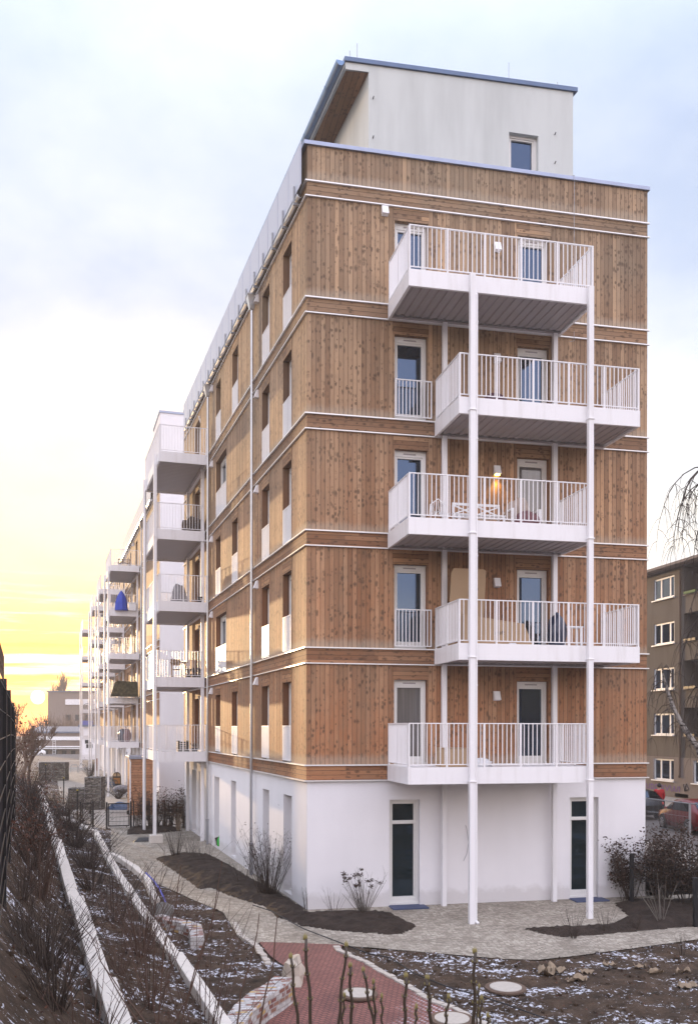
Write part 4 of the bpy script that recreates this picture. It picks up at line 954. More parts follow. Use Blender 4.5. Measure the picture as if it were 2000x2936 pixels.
# ------------------------------------------------------------------ plants
def stems(m, base, n, h, spread, r=.006, curve=.25, twig=0, rnd=random, seg=4, tips=None, br=.06):
    base = V(base)
    for k in range(n):
        a = rnd.uniform(0, 6.283); e = rnd.random()**.6*spread; hh = h*rnd.uniform(.55,1.0)
        b0 = base+V((math.cos(a)*br*rnd.random(), math.sin(a)*br*rnd.random(), -.04)); pts = []
        bend = V((math.cos(a+rnd.uniform(-.6,.6)), math.sin(a+rnd.uniform(-.6,.6)), 0))
        for i in range(seg+1):
            f = i/seg; p = b0+V((math.cos(a)*e*f, math.sin(a)*e*f, hh*f))+bend*curve*e*f*f+V((rnd.uniform(-1,1),rnd.uniform(-1,1),0))*.012*h*f
            pts.append(p)
        rr = r*rnd.uniform(.7,1.25); m.tube(pts, [rr*(1-.7*i/seg) for i in range(seg+1)], 4, cap=False)
        if tips is not None: tips.append(pts[-1]); tips.append(pts[-2])
        for q in range(twig):
            i = rnd.randint(1, seg-1); p = pts[i].lerp(pts[i+1], rnd.random()); a2 = rnd.uniform(0,6.283); l = h*rnd.uniform(.08,.25)
            d = V((math.cos(a2)*.6, math.sin(a2)*.6, rnd.uniform(.4,1))).normalized()*l
            m.tube([p, p+d*.5+V((0,0,.01)), p+d], [rr*.5, rr*.35, rr*.15], 3, cap=False)
            if tips is not None: tips.append(p+d)
def leaf(m, p, s, rnd=random):
    x = V((rnd.uniform(-1,1),rnd.uniform(-1,1),rnd.uniform(-.6,.6))).normalized(); y = x.cross(V((rnd.uniform(-1,1),rnd.uniform(-1,1),rnd.uniform(-1,1)))).normalized()
    m.face(p-x*s, p-y*s*.5, p+x*s, p+y*s*.55+x*s*.1)
def shrub(label, base, n, h, spread, r=.006, twig=2, leaves=0, lmat='dry_leaf', smat='stem', ls=.03, curve=.25, group=None, name='bare_shrub', heads=0, br=.06):
    base = V(base); t = thing(name, label, 'shrub', tuple(base), group); m = MB(); tips = []
    stems(m, base, n, h, spread, r, curve, twig, tips=tips, br=br); m.build('stems', smat, t)
    if leaves:
        l = MB()
        for k in range(leaves): leaf(l, random.choice(tips)+V((random.gauss(0,1),random.gauss(0,1),random.gauss(0,1)))*.06*h, ls*random.uniform(.6,1.2))
        l.build('leaves', lmat, t)
    if heads:
        top = sorted(tips[::2], key=lambda q: -q.z)[:heads*2]; random.shuffle(top)
        for k, q in enumerate(top[:heads]):
            l = MB()
            for j in range(30): leaf(l, q+V((random.gauss(0,1),random.gauss(0,1),random.gauss(0,.7)))*.032, .026)
            l.build('flower_head', 'dead_head', t)
    return t
shrub('bare hydrangea with dry brown flower heads in the bed by the white wall', atG(1042,2625), 48, 1.15, .55, .008, 1, heads=16, curve=.1, smat='stem_pale', name='hydrangea')
shrub('short upright bare stems in the bed between the corner and the hydrangea', atG(957,2628), 12, .82, .30, .005, 1, curve=.1)
shrub('few thin stems right at the white corner of the building', atG(884,2636), 7, .85, .14, .006, 1)
shrub('big bushy bare shrub with a few dry leaves beside the grey downpipe', atG(770,2572), 110, 1.95, .66, .0065, 3, leaves=230, ls=.028, curve=.2, name='bushy_shrub', br=.25)
shrub('bare twiggy shrub left of the bushy one in the bed', atG(690,2540), 30, .95, .5, .005, 2, br=.2)
shrub('fan of bare stems on the corner of the side bed', atG(504,2464), 46, 1.15, .42, .006, 1, curve=.0, name='fan_shrub', br=.1)
shrub('loose bare twigs in the side bed under the downpipe', atG(585,2470), 22, .95, .6, .006, 2, br=.35)
shrub('loose bare twigs near the far wall of the side bed', atG(545,2455), 14, .9, .4, .006, 2, br=.2)
for px, h, lb in ((1645,.85,'upright twigs in the right bed, leftmost clump'),(1737,.72,'upright twigs in the right bed, middle clump'),(1822,.62,'dark twigs in the right bed, clump nearest the hedge')):
    shrub(lb, atG(px, 2690 if px < 1700 else (2672 if px < 1800 else 2664)), 20, h, .3, .0055, 1, curve=.1)
shrub('small twigs on the mud below the right cobbled path', atG(1957,2738), 10, .62, .16, .006, 1)
# right hedge
hp = [(8.75,-.35,1.5),(9.35,-.75,1.9),(9.9,-1.2,1.75),(10.35,-1.7,1.75),(10.9,-2.1,1.6),(9.9,-.2,1.6)]
for k, (x, y, h) in enumerate(hp):
    shrub('brown leaved hornbeam hedge bush behind the fence post on the right', (x,y,zf(x,y)), 26, h, .6, .009, 6, leaves=1900, lmat='dry_leaf', ls=.045, curve=.1, group='hornbeam hedge on the right', name='hedge_bush', br=.15)
shrub('grey stemmed bare shrub in front of the right hedge', atG(1896,2650), 9, 1.35, .65, .011, 2, smat='stem_pale', curve=.15)
shrub('leafy sprig hanging left of the right fence post', (8.36,-.62,.0), 7, 1.55, .45, .005, 4, leaves=110, ls=.03)
# far hedge by the gate
for k in range(8):
    s_, o_ = 20.6+.15*(k % 2), 2.2-.3*k
    shrub('dark columnar hedge bush beside the mesh gate', S(s_,o_,0), 26, 1.55+.35*random.random(), .24, .009, 4, leaves=300, lmat='dry_leaf' if k % 3 else 'dry_leaf_red', ls=.045, curve=.05, group='dark hedge bushes by the gate', name='hedge_bush', br=.1)
shrub('pale dry grass tuft by the white wall near the far posts', S(19.4,.55,0), 40, .95, .2, .005, 0, smat='burlap', curve=.3, name='grass_tuft')
# terraces between and left of the garden walls
def TT(t_, l, dz=0): p = W(t_, l); return V((p.x, p.y, terrain(p.x, p.y)+dz))
wh = [(18.2,2.05,36,2.0,.85,.009,'tall bare whips on the middle terrace, clump by the bend of the lower wall'),(14.6,1.8,26,2.1,.8,.008,'tall bare whips between the two garden walls, nearest big clump'),
      (12.3,2.2,16,2.2,.9,.008,'long bare whips rising by the lower wall at the bottom of the picture'),(22,1.9,36,1.5,.6,.008,'dark bare brush on the terrace, third clump from the front'),
      (26,1.7,46,1.5,.7,.009,'dark bare brush on the terrace, fourth clump from the front'),(31,1.9,60,1.4,.8,.010,'dense dark brush on the terrace opposite the side bed'),(37,1.8,70,1.4,.9,.011,'dense dark brush on the terrace opposite the hedge bushes'),
      (16.4,1.5,30,1.3,.6,.006,'fine bare twigs on the middle terrace just right of the straight wall'),(20,2.3,30,1.2,.5,.006,'fine bare twigs on the middle terrace by the small rubble wall'),(11.2,1.6,30,1.2,.6,.005,'fine bare twigs on the middle terrace at the lower edge'),
      (43,1.9,80,1.5,1.0,.012,'dense dark brush near the far bend of the lower wall'),(50,1.8,80,1.6,1.2,.013,'far dark brush beside the gabion walls')]
for t_, l, n, h, sp, r, lb in wh: shrub(lb, TT(t_, l), n, h, sp, r, 3, smat='stem_red' if t_ < 20 else 'stem', curve=.5, name='bare_shrub', br=.22, leaves=0 if t_ < 30 else 120, ls=.04)
lt = [(17.2,.25,40,1.5,.35,.0075,'slim brown bush on the upper terrace left of the straight wall'),(11.6,.2,90,.9,.5,.006,'dense low brush on the upper terrace, bottom left'),(10.2,.3,60,.95,.5,.006,'dense dark twigs in the bottom left corner by the straight wall'),
      (13.6,.4,22,.7,.3,.005,'small dark tuft on the upper terrace beside the straight wall'),(24,.3,60,1.3,.5,.009,'brown brush on the upper terrace below the dark fence'),(30,.3,60,1.3,.6,.010,'brown brush on the upper terrace, farther along the fence'),(38,.2,70,1.5,.7,.012,'brown brush where the upper wall grows narrow'),
      (15.2,-.05,50,.8,.45,.005,'low dark brush on the slope under the dark fence'),(12.6,-.02,50,.7,.4,.005,'low dark brush on the slope at the left edge'),(20.5,.1,60,1.1,.45,.007,'dark brush on the slope behind the slim brown bush'),
      (46,.2,70,1.7,.9,.013,'tangled brown brush near the end of the upper wall'),(9.2,.6,18,1.15,.5,.007,'light stemmed twigs at the lower edge left of the wall')]
for t_, l, n, h, sp, r, lb in lt: shrub(lb, TT(t_, l), n, h, sp, r, 3, smat='stem_red' if t_ in (17.2, 9.2) else 'stem', curve=.35, name='bare_shrub', br=.2, leaves=0 if t_ < 20 else 160, ls=.05, lmat='dry_leaf_red')
# budding shrub close to the camera
def bud_shrub(label, st, dep, r):
    base = atD(1000, 2936, dep); base.z = terrain(base.x, base.y); base.x = atD(st[0][1][0],2936,dep).x
    t = thing('budding_shrub', label, 'shrub', tuple(base))
    for k, (tip, bot) in enumerate(st):
        m = MB(); d = dep+random.uniform(-.12,.12); T = atD(*tip, d); B = atD(*bot, d); G = B+(B-T).normalized()*.15; G2 = base+V((random.uniform(-.15,.15),random.uniform(-.15,.15),0)); n = 7
        mid = [T.lerp(B, i/n)+RGT*(.0025*math.sin(i*1.3+k*2)) for i in range(n+1)]
        rr = r*random.uniform(.85,1.15)
        if (B-T).length < .12: rr *= .7
        pts = [G2, G.lerp(G2,.4), G]+mid[::-1]; m.tube(pts, [rr*1.35,rr*1.25,rr*1.12]+[rr*(1.05-.2*i/n) for i in range(n+1)], 7)
        for i in range(1, n, 2):
            p = mid[i]; m.tube([p-EZ*rr*.9, p, p+EZ*rr*.9], [rr*.9, rr*1.25, rr*.9], 7)
        so_ = m.build('stem', 'twig_near', t, smooth=True)
        for i in range(1, n, 2):
            p = mid[i]
            for s_ in (-1, 1):
                b = MB(); q = p+RGT*s_*rr*1.05+FWD*random.uniform(-.002,.002); b.tube([q-EZ*.002, q+EZ*.003+RGT*s_*.001, q+EZ*.008+RGT*s_*.002], [rr*.3, rr*.4, .0005], 5); b.build('bud', 'bud', so_, smooth=True)
        for s_ in (-.55, .55, 0):
            b = MB(); b.tube([T+RGT*s_*rr-EZ*.004, T+RGT*s_*rr*1.4+EZ*.004, T+RGT*s_*rr*1.7+EZ*(.011+.004*(s_ == 0))], [rr*.6, rr*.62, .0008], 6); b.build('bud', 'bud', so_, smooth=True)
bud_shrub('budding shrub close to the camera, left pair of thick stems', [((834,2746),(854,2936)),((875.5,2692),(893,2936))], 2.5, .0046)
bud_shrub('budding shrub close to the camera, middle group of stems over the brick path', [((993,2713),(970,2936)),((1004.5,2772),(1008.6,2936)),((988,2858),(981,2936)),((1042,2784),(1071,2936)),((1071,2819),(1076,2936)),((1095,2861),(1096,2936))], 2.6, .0044)
bud_shrub('budding shrub close to the camera, right group of stems over the setts', [((1164,2801),(1160,2936)),((1194,2891),(1193,2936)),((1225,2806),(1236.5,2936)),((1286.6,2862),(1277,2936)),((1361,2730),(1359,2936)),((1374,2833),(1368,2936)),((1381,2866),(1375,2936)),((1399,2916),(1400,2936))], 2.6, .0044)
def whip(label, lines, dep, r):
    B = atD(*lines[0][-1], dep); B.z -= .25; t = thing('whip_shrub', label, 'shrub', tuple(B)); m = MB()
    for ln in lines:
        pts = [atD(x, y, dep) for x, y in ln]; p2 = [pts[0]]
        for a, b in zip(pts, pts[1:]): p2 += [a.lerp(b,.5)+RGT*random.uniform(-.006,.006), b]
        p2.append(B); m.tube(p2, [r*(.35+.65*i/len(p2)) for i in range(len(p2))], 5)
    m.build('stems', 'stem_red', t)
whip('thin dark whips in front of the mosaic wall', [[(795,2629),(785,2760),(746,2936)],[(744,2620),(726,2730),(690,2850),(681,2936)]], 4.5, .006)
whip('long slanting whips in front of the lower wall', [[(629,2554),(600,2669),(560,2780),(520,2936)],[(637,2470),(610,2640),(545,2850),(500,2936)],[(520,2480),(505,2600),(470,2720),(455,2936)]], 7.5, .008)
whip('pale bare whips crossing the upper wall', [[(262,2690),(285,2750),(330,2830),(400,2936)],[(275,2690),(290,2760),(345,2840),(420,2936)],[(360,2690),(395,2800),(440,2870),(450,2936)]], 6.5, .006)
# cloth and paper scraps on the mud
def scrap(label, c, w, h, seed, mat='burlap', name='burlap_scrap'):
    m = MB(); n = 13; c = V(c)
    for j in range(n):
        for i in range(n):
            u, v = (i/(n-1)-.5)*w, (j/(n-1)-.5)*w*.6; q = V((u*3,v*3,seed)); m.v.append(c+V((u+.10*noise.noise(q*2.3), v+.08*noise.noise(q*2+V((5,5,5))), -.02+h*1.0*abs(noise.noise(q*2.4))+h*.55*abs(noise.noise(q*5)))))
    for j in range(n-1):
        for i in range(n-1): a = j*n+i; m.f.append((a,a+1,a+n+1,a+n))
    one(name, label, 'scrap', m, mat, c, smooth=True)
scrap('large crumpled piece of beige burlap on the mud right of the manhole', atG(1580,2792), .50, .30, 3)
for k, (x, y, w_, lb) in enumerate(((1650,2812,.36,'flat strip of burlap on the mud beside the large piece'),(1745,2768,.3,'curled burlap scrap on the muddy heap near the path'),(1835,2775,.28,'round burlap scrap in the middle of the muddy heap'),(1880,2790,.30,'torn burlap scrap among white frost on the heap'),(1960,2788,.24,'pale burlap scrap at the right end of the heap'),(1970,2830,.36,'long burlap strip at the right edge of the mud'),(1680,2790,.22,'small burlap scrap in the frost of the heap'))):
    scrap(lb, atG(x, y), w_, .18, 11+k)

# leaf litter and clods: nobody could count them
rl_ = random.Random(11); m = MB(); cl_ = MB()
def spot():
    k = rl_.random()
    if k < .45: t_ = rl_.uniform(8.5, 30); l = rl_.uniform(-.2, 2.6); p = W(t_, l); return (p.x, p.y) if abs(l-.94) > .18 else None
    if k < .55: x, y = rl_.uniform(-3.2, -1.6), rl_.uniform(-5, 2)
    else: x, y = rl_.uniform(0, 9), rl_.uniform(-9.5, -3.8)
    return None if near_path(x, y) else (x, y)
for k in range(2600):
    q = spot()
    if q is None: continue
    z = terrain(*q)
    if k % 3: leaf(m, V((q[0], q[1], z+.035)), rl_.uniform(.015,.032), rl_)
    else: cl_.blob((q[0], q[1], z+.0), rl_.uniform(.02,.06), rl_.uniform(.02,.06), rl_.uniform(.02,.045), k, .4, 6, 4)
tag(m.build('leaf_litter', 'dry_leaf_red'), 'dry leaves scattered over the soil', 'leaf litter', None, 'stuff'); tag(cl_.build('soil_clods', 'soil'), 'small clods of earth on the soil', 'soil', None, 'stuff')
# ------------------------------------------------------------------ dark fence on the left
t = thing('garden_fence', 'tall dark fence with black posts at the left edge, sun glinting on its wires', 'fence', tuple(W(13,-.25,2.5)))
FL = -.26
for k, (a, b, zt) in enumerate(((7.0,13.2,5.20),(13.3,17.2,5.20),(17.3,22.5,5.12),(22.6,26,5.0))):
    for q in (a, b):
        m = MB(); m.obox(W(q,FL), AD, AR, .045, .035, fbase(q)-.3, zt+.02); m.build('post', 'black_metal', t)
    n = int((b-a)/.05); m = MB(); m.add([W(a,FL-.012,fbase(a)), W(b,FL-.012,fbase(b)), W(b,FL-.012,zt-.06), W(a,FL-.012,zt-.06)], [(0,1,2,3)]); m.build('privacy_panel', 'privacy_strip', t)
    m = MB()
    for j in range(9): z = .1+j*.31; m.tube([W(a,FL+.016,fbase(a)+z), W(b,FL+.016,min(zt,fbase(b)+z))], .007, 4)
    m.v = [v+AR*.004 for v in m.v]
    m.build('wire_mesh', 'black_metal', t)
m = MB()
for j in range(26): u = 7+j*.25; m.tube([W(u,FL,5.18), W(u,FL,5.5)], .004, 3)
for z in (5.3,5.4,5.5): m.tube([W(7,FL,z), W(13.2,FL,z)], .006, 3)
m.build('top_mesh', 'iron_ring', t)
m = MB(); m.fbox(lambda u, d, z: W(u, d, z), 8, 60, -6.5, -1.6, 1.5, 1.6) if False else None

# ------------------------------------------------------------------ far end of the courtyard
def mesh_gate(name, label, s_, o0, o1, h, bars=True):
    F = lambda u, d, z: S(s_+d, u, z); t = thing(name, label, 'gate', tuple(S(s_, o0, 0)))
    for u in (o0, o1):
        m = MB(); m.fbox(F, u-.04, u+.04, -.04, .04, 0, h+.06); m.build('post', 'black_metal', t)
    m = MB()
    for z in (.12, h-.02): m.fbox(F, o0+.06, o1-.06, -.025, .025, z-.025, z+.025)
    for u in (o0+.08, o1-.08): m.fbox(F, u-.025, u+.025, -.026, .026, .12, h)
    m.build('frame', 'black_metal', t)
    m = MB(); n = int((o1-o0)/.07)
    for k in range(n): u = o0+.08+(o1-o0-.16)*k/n; m.tube([F(u,0,.12), F(u,0,h)], .006, 3)
    for k in range(1,5): z = .12+(h-.14)*k/5; m.tube([F(o0+.08,0,z), F(o1-.08,0,z)], .009, 3)
    m.build('wire_mesh', 'black_metal', t)
    m = MB(); m.fbox(F, o0+.1, o0+.18, -.06, .02, h*.55, h*.7); m.build('lock', 'black_metal', t)
mesh_gate('mesh_gate', 'black mesh garden gate standing closed beside the dark hedge', 21.35, 2.43, 3.5, 1.15)
mesh_gate('mesh_gate', 'narrow black gate leaf left of the opening, near the bend of the lower wall', 22.4, 4.05, 4.6, 1.12)
t = thing('mesh_fence', 'low black mesh fence behind the dark hedge bushes with one thick post', 'fence', tuple(S(21.3,.6,0)))
for o in (.35,.9,1.6,2.3):
    m = MB(); m.obox(S(21.4,o), ES, EN, .03, .03, 0, 1.25); m.build('post', 'black_metal', t)
m = MB()
for k in range(30): o = .05+k*.08; m.tube([S(21.4,o,.05), S(21.4,o,1.2)], .005, 3)
for z in (.1,.4,.7,1.0,1.2): m.tube([S(21.4,.02,z), S(21.4,2.4,z)], .007, 3)
m.build('wire_mesh', 'black_metal', t)
for k, (px, py_, h) in enumerate(((222,2352,1.3),(183,2300,1.3),(131,2246,1.35),(81,2212,1.3))):
    c = atZ(px, py_, .0); t = thing('fence_post', 'slim black fence post with a cap coloured as if sunlit along the far garden', 'post', tuple(c), 'black fence posts along the far garden')
    m = MB(); m.obox(c, ES, EN, .035, .035, -.2, h+.15); m.build('shaft', 'black_metal', t)
    m = MB(); m.obox(c, ES, EN, .045, .045, h+.15, h+.20); m.build('cap', 'sunlit_gold', t)  # sunshine on the cap is put into its yellow colour
bicycle('bicycle leaning behind the low mesh fence near the white wall', S(22.2,.75,0), (ES*.25+EN).normalized())
# shed
c = atD(412, 2338, 50); c.z = 0; t = thing('garden_shed', 'narrow wooden shed of horizontal boards with a grey flat roof', 'shed', tuple(c))
ax = (EN*-1); m = MB(); m.obox(c+ES*1.0, ax, ES, .66, 1.0, 0, 2.95); m.build('wall', 'shed_wood', t)
m = MB(); m.obox(c+ES*1.0, ax, ES, .76, 1.1, 2.95, 3.10); m.build('roof', 'zinc', t, bevel=.01)
m = MB(); q = c-ax*.74-ES*.05; m.tube([q+EZ*2.95, q+EZ*2.75-ax*-.06, q+ax*.05+EZ*2.6, q+ax*.05+EZ*.1], .04, 6); m.build('downpipe', 'white_metal', t)
# gabions
def gabion(label, px0, px1, ytop, ybot, dep):
    a = atZ(px0, ybot, 0); b = atZ(px1, ybot, 0); d = (b-CAM).dot(FWD); h = (ybot-ytop)*d/FPX
    t = thing('gabion_wall', label, 'gabion', tuple(b)); x = (b-a); x.z = 0; L = x.length; x.normalize(); y = V((-x.y,x.x,0)); c = (a+b)/2+y*dep/2
    m = MB(); n = max(1, round(L/.9))
    nu, nv = 14, 9; hl, hw = L/2, dep/2
    def side(P):
        base = len(m.v)
        for j in range(nv+1):
            for i in range(nu+1):
                p, nn = P(i/nu, j/nv); m.v.append(p+nn*.05*noise.noise(p*4.5))
        for j in range(nv):
            for i in range(nu): q = base+j*(nu+1)+i; m.f.append((q,q+1,q+nu+2,q+nu+1))
    side(lambda u, v: (c+x*(u*2-1)*hl-y*hw+EZ*v*h, -y)); side(lambda u, v: (c+x*hl+y*(u*2-1)*hw+EZ*v*h, x)); side(lambda u, v: (c-x*hl+y*(u*2-1)*hw+EZ*v*h, -x)); side(lambda u, v: (c+x*(u*2-1)*hl+y*(v*2-1)*hw+EZ*h, EZ)); side(lambda u, v: (c+x*(u*2-1)*hl+y*hw+EZ*v*h, y))
    m.build('stones', 'gabion', t, smooth=True)
    w = MB()
    for k in range(n+1):
        q = c+x*(k/n*2-1)*hl-y*(hw+.05); w.tube([q, q+EZ*h], .008, 3)
    for k in range(5): z = h*k/4; w.tube([c-x*hl-y*(hw+.05)+EZ*z, c+x*hl-y*(hw+.05)+EZ*z], .006, 3)
    w.build('cage', 'galvanised', t)
gabion('tall gabion wall of grey stones behind the mesh gate', 243, 289, 2231, 2324, 1.0)
gabion('lower step of the gabion wall left of the tall one', 196, 243, 2262, 2322, 1.0)
gabion('distant gabion wall behind the slim fence posts', 112, 186, 2188, 2240, 1.2)
# arch panel, bikes, planters beyond the gate
c = atZ(335, 2254, 0); t = thing('arched_board', 'round topped black framed board with an amber lower panel leaning by the far posts', 'board', tuple(c))
A_ = EN*-1; hh = 1.1; P = lambda u, z, d=0: c+A_*u+EZ*z+ES*d
m = MB(); pr_ = [(-.33,0),(.33,0),(.33,.72)]+[(.33*math.cos(math.pi*k/10), .72+.36*math.sin(math.pi*k/10)) for k in range(1,10)]+[(-.33,.72)]
m.extr([A_*u+EZ*z for u, z in pr_], c, c+ES*.06); m.build('frame', 'black_metal', t)
m = MB(); m.face(*[P(u,z,-.006) for u, z in ((-.25,.16),(.25,.16),(.25,.62),(-.25,.62))]); m.build('lower_panel', 'amber_wood', t)
for s_ in (-1,1):
    m = MB(); q = [(s_*.04,.74),(s_*.27,.74)]+[(s_*.27*math.cos(a), .74+.27*math.sin(a)) for a in (.35,.7,1.05)]+[(s_*.04,1.0)]; m.face(*[P(u,z,-.006) for u, z in q]); m.build('upper_panel', 'cardboard', t)
for k, (px, py_) in enumerate(((300,2258),(312,2262),(322,2276))): bicycle('bicycle parked under the rear balcony towers', atZ(px, py_, 0), (ES*.5+EN*(.9-.3*k)).normalized(), 'bicycles under the rear balcony towers')
c = atZ(352, 2290, 0); t = thing('covered_cart', 'cart under a wrinkled silver cover beyond the gate', 'cart', tuple(c)); m = MB(); m.blob(c+EZ*.55, .62,.4,.32,91,.2,14,8); m.build('cover', 'grey_cover', t, smooth=True)
m = MB(); m.obox(c, EN, ES, .5, .3, .18, .42); m.build('body', 'white_paint', t)
for a in (-.36,.36): m = MB(); ring(m, c+EN*a+EZ*.16-ES*.32, EN, EZ, .14, .03, 12); m.build('wheel', 'tyre', t)
m = MB(); c = atZ(343, 2322, 0); m.blob(c+EZ*.02, .60,.5,.34,92,.25,14,6,True); one('blue_tarpaulin', 'blue tarpaulin heaped on the ground behind the gate', 'tarpaulin', m, 'tarp_blue', c)
for k, px in enumerate((213,236,262)):
    c = atZ(px, 2217, 0); m = MB(); m.tube([c-EN*.33, c-EN*.33+EZ*.65, c-EN*.23+EZ*.8, c+EN*.23+EZ*.8, c+EN*.33+EZ*.65, c+EN*.33], .03, 8); one('bicycle_stand', 'metal hoop bicycle stand on the far paving', 'bike stand', m, 'galvanised', c, 'hoop bicycle stands on the far paving')
c = atZ(277, 2214, 0); m = MB(); m.obox(c, EN, ES, .16, .03, .1, 1.3); m.obox(c, EN, ES, .19, .05, 1.3, 1.38); one('rusty_board', 'upright rusty orange board between the far white posts', 'board', m, 'rust_door', c)
for k, (px, py_, h) in enumerate(((262,2222,1.6),(340,2292,.9),(258,2236,1.4))): shrub('bare brown shrub by the far balcony posts', atZ(px, py_, 0), 50, h, .7, .012, 3, leaves=120, ls=.06, group='bare shrubs by the far balcony posts')

# ------------------------------------------------------------------ trees
def bare_tree(name, label, base, h, spread, seed, mat='bark', depth=5, droop=0.0, upr=.35, r0=None, kids=3, group=None, trunk_h=.3, thin=.006, twigs=True):
    rnd = random.Random(seed); base = V(base); t = thing(name, label, 'tree', tuple(base), group); tr = MB(); cr = MB()
    def grow(p, d, L, r, lv):
        n = 3 if lv > 1 else 4; pts = [p]; dd = d.copy()
        for i in range(n):
            dd = (dd+V((rnd.gauss(0,.16),rnd.gauss(0,.16),rnd.gauss(0,.08)+upr*.12-droop*.25*lv*.3))).normalized(); pts.append(pts[-1]+dd*L/n)
        (tr if lv <= 1 else cr).tube(pts, [r*(1-.45*i/n) for i in range(n+1)], 7 if lv == 0 else (5 if lv < 3 else 3), cap=False)
        if lv >= depth: return
        for k in range(kids+(1 if lv > 1 else 0)):
            i = rnd.randint(1 if lv else 2, n); q = pts[i]; ax = V((rnd.gauss(0,1),rnd.gauss(0,1),rnd.gauss(0,.4))); s_ = (dd+ax.normalized()*spread*rnd.uniform(.5,1.1)+EZ*upr).normalized()
            grow(q, s_, L*rnd.uniform(.55,.78), max(thin, r*(.52 if i < n else .62)), lv+1)
        grow(pts[-1], dd, L*.7, max(thin, r*.55), lv+1)
    grow(base-EZ*.2, V((rnd.gauss(0,.04),rnd.gauss(0,.04),1)).normalized(), h*trunk_h, r0 or h*.022, 0)
    tr.build('trunk', mat, t); cr.build('crown', mat, t); return t
def gz(p): return V((p.x, p.y, terrain(p.x, p.y)))
k = 0
for px, d, h, sp, lb in ((84,66,6.6,.75,'bare tree nearest the setting sun, left of the low shop'),(55,78,9.0,.8,'wide bare tree just beside the left fence'),(22,95,12,.8,'bare tree behind the top of the dark fence'),
                      ):
    bare_tree('bare_tree', lb, gz(atD(px, 2200, d)), h, sp, 100+k, 'far_wood', 5, 0, .45, thin=.012+.00012*d, trunk_h=.24, kids=2); k += 1
for t_, l, h, sp, lb in ((33,-.9,2.6,.6,'tangled overgrown shrub at the end of the dark fence'),(41,-1.1,2.8,.7,'tangled overgrown shrub beyond the dark fence, middle one'),(52,-1.4,3.0,.9,'tangled overgrown shrub beyond the dark fence, farthest one')):
    shrub(lb, TT(t_, l), 60, h, sp, .014, 5, leaves=520, ls=.06, lmat='dry_leaf_red', smat='far_wood', curve=.6, name='overgrown_shrub', br=.5)
c = gz(atD(183, 2150, 292)); bare_tree('poplar_tree', 'slim dark poplar standing against the yellow sky', c, 23.5, .30, 300, 'far_wood', 5, 0, .9, r0=.35, thin=.05, trunk_h=.34)
# birch on the right
t = thing('birch_tree', 'weeping bare birch tree with a pale trunk at the right edge', 'tree', tuple(gz(atD(2040,2330,45)))); rnd = random.Random(5)
m = MB(); B = gz(atD(2040,2330,45)); K = [B-EZ*.2, atD(2030,2230,45), atD(2004,2150,45)]; m.tube(K, [.26,.2,.17], 8)
m.tube([atD(2004,2150,45), atD(1972,2105,45), atD(1950,2070,45), atD(1930,2030,45), atD(1914,1985,45), atD(1905,1955,45), atD(1897,1920,44.8)], [.15,.13,.11,.10,.08,.06,.03], 7)
m.tube([atD(2004,2150,45), atD(2045,1980,45), atD(2060,1750,45.3), atD(2040,1480,45.4), atD(2025,1330,45.5)], [.17,.15,.13,.09,.05], 7)
m.build('trunk', 'birch', t); m = MB()
def droop(p, L, rr, out, n=9, sub=4):
    p = V(p); pts = [p]; v = V(out)
    for i in range(n): v = v*.82+V((rnd.gauss(0,.06),rnd.gauss(0,.06),-.34)); pts.append(pts[-1]+v.normalized()*L/n)
    m.tube(pts, [rr*(1-.8*i/n) for i in range(n+1)], 4, cap=False)
    if sub:
        for k in range(sub*3):
            i = rnd.randint(2, n-1); droop(pts[i], L*rnd.uniform(.25,.55), rr*.45, V((rnd.gauss(0,.5),rnd.gauss(0,.5),.1)), 6, 0)
for px, py_, L, n in ((2025,1335,5.2,4),(2030,1380,4.6,3),(2040,1480,4.2,2),(2055,1640,4,2),(2060,1750,4.5,3),(2045,1950,3.2,4)):
    for k in range(n): droop(atD(px, py_, 45+rnd.uniform(-.6,.6)), L*rnd.uniform(.7,1.1), .032, -RGT*rnd.uniform(.3,.95)+FWD*rnd.gauss(0,.4)+EZ*rnd.uniform(.0,.5))
for px, py_ in ((1905,1955),(1914,1985),(1930,2030),(1950,2070),(1897,1920)):
    for k in range(4): droop(atD(px, py_, 45), rnd.uniform(1.2,2.4), .022, -RGT*rnd.uniform(-.6,.9)+EZ*rnd.uniform(.3,.9)+FWD*rnd.gauss(0,.3), 7, 2)
m.build('crown', 'stem', t)
# ------------------------------------------------------------------ grey house across the street
GX = 29.8; t = thing('grey_apartment_house', 'old grey rendered apartment house across the street on the right', 'building', (GX, 30, .14)); FG = lambda u, d, z: V((GX-d, -u, z))   # u runs towards the viewer's right
ops = []; lo_ = []
for k in range(5):
    z = 1.17+3*k
    for y0 in (32.1, 41, 49): ops.append((-y0-2.5, -y0, z, z+1.42))
    if k: lo_.append((-31.0, -25.6, z-1.0+.95, z+1.75))
    else: ops.append((-29.9, -27.4, z, z+1.42))
    ops.append((-23.5,-21, z, z+1.42))
up = MB(); wall(up, FG, -95, -8, 2.73, 15.0, ops+lo_); dn = MB(); wall(dn, FG, -95, -8, 0, 2.73, ops, .03); dn.fbox(FG, -95, -8, .031, .06, .0, .5)
for o in ops: reveals(up if o[2] > 2.7 else dn, FG, o, 0, .16)
for o in lo_:
    reveals(up, FG, o, 0, 1.3); up.face(FG(o[0],-1.3,o[2]),FG(o[1],-1.3,o[2]),FG(o[1],-1.3,o[3]),FG(o[0],-1.3,o[3]))
up.build('wall', 'grey_render', t); dn.build('wall', 'grey_render_light', t)
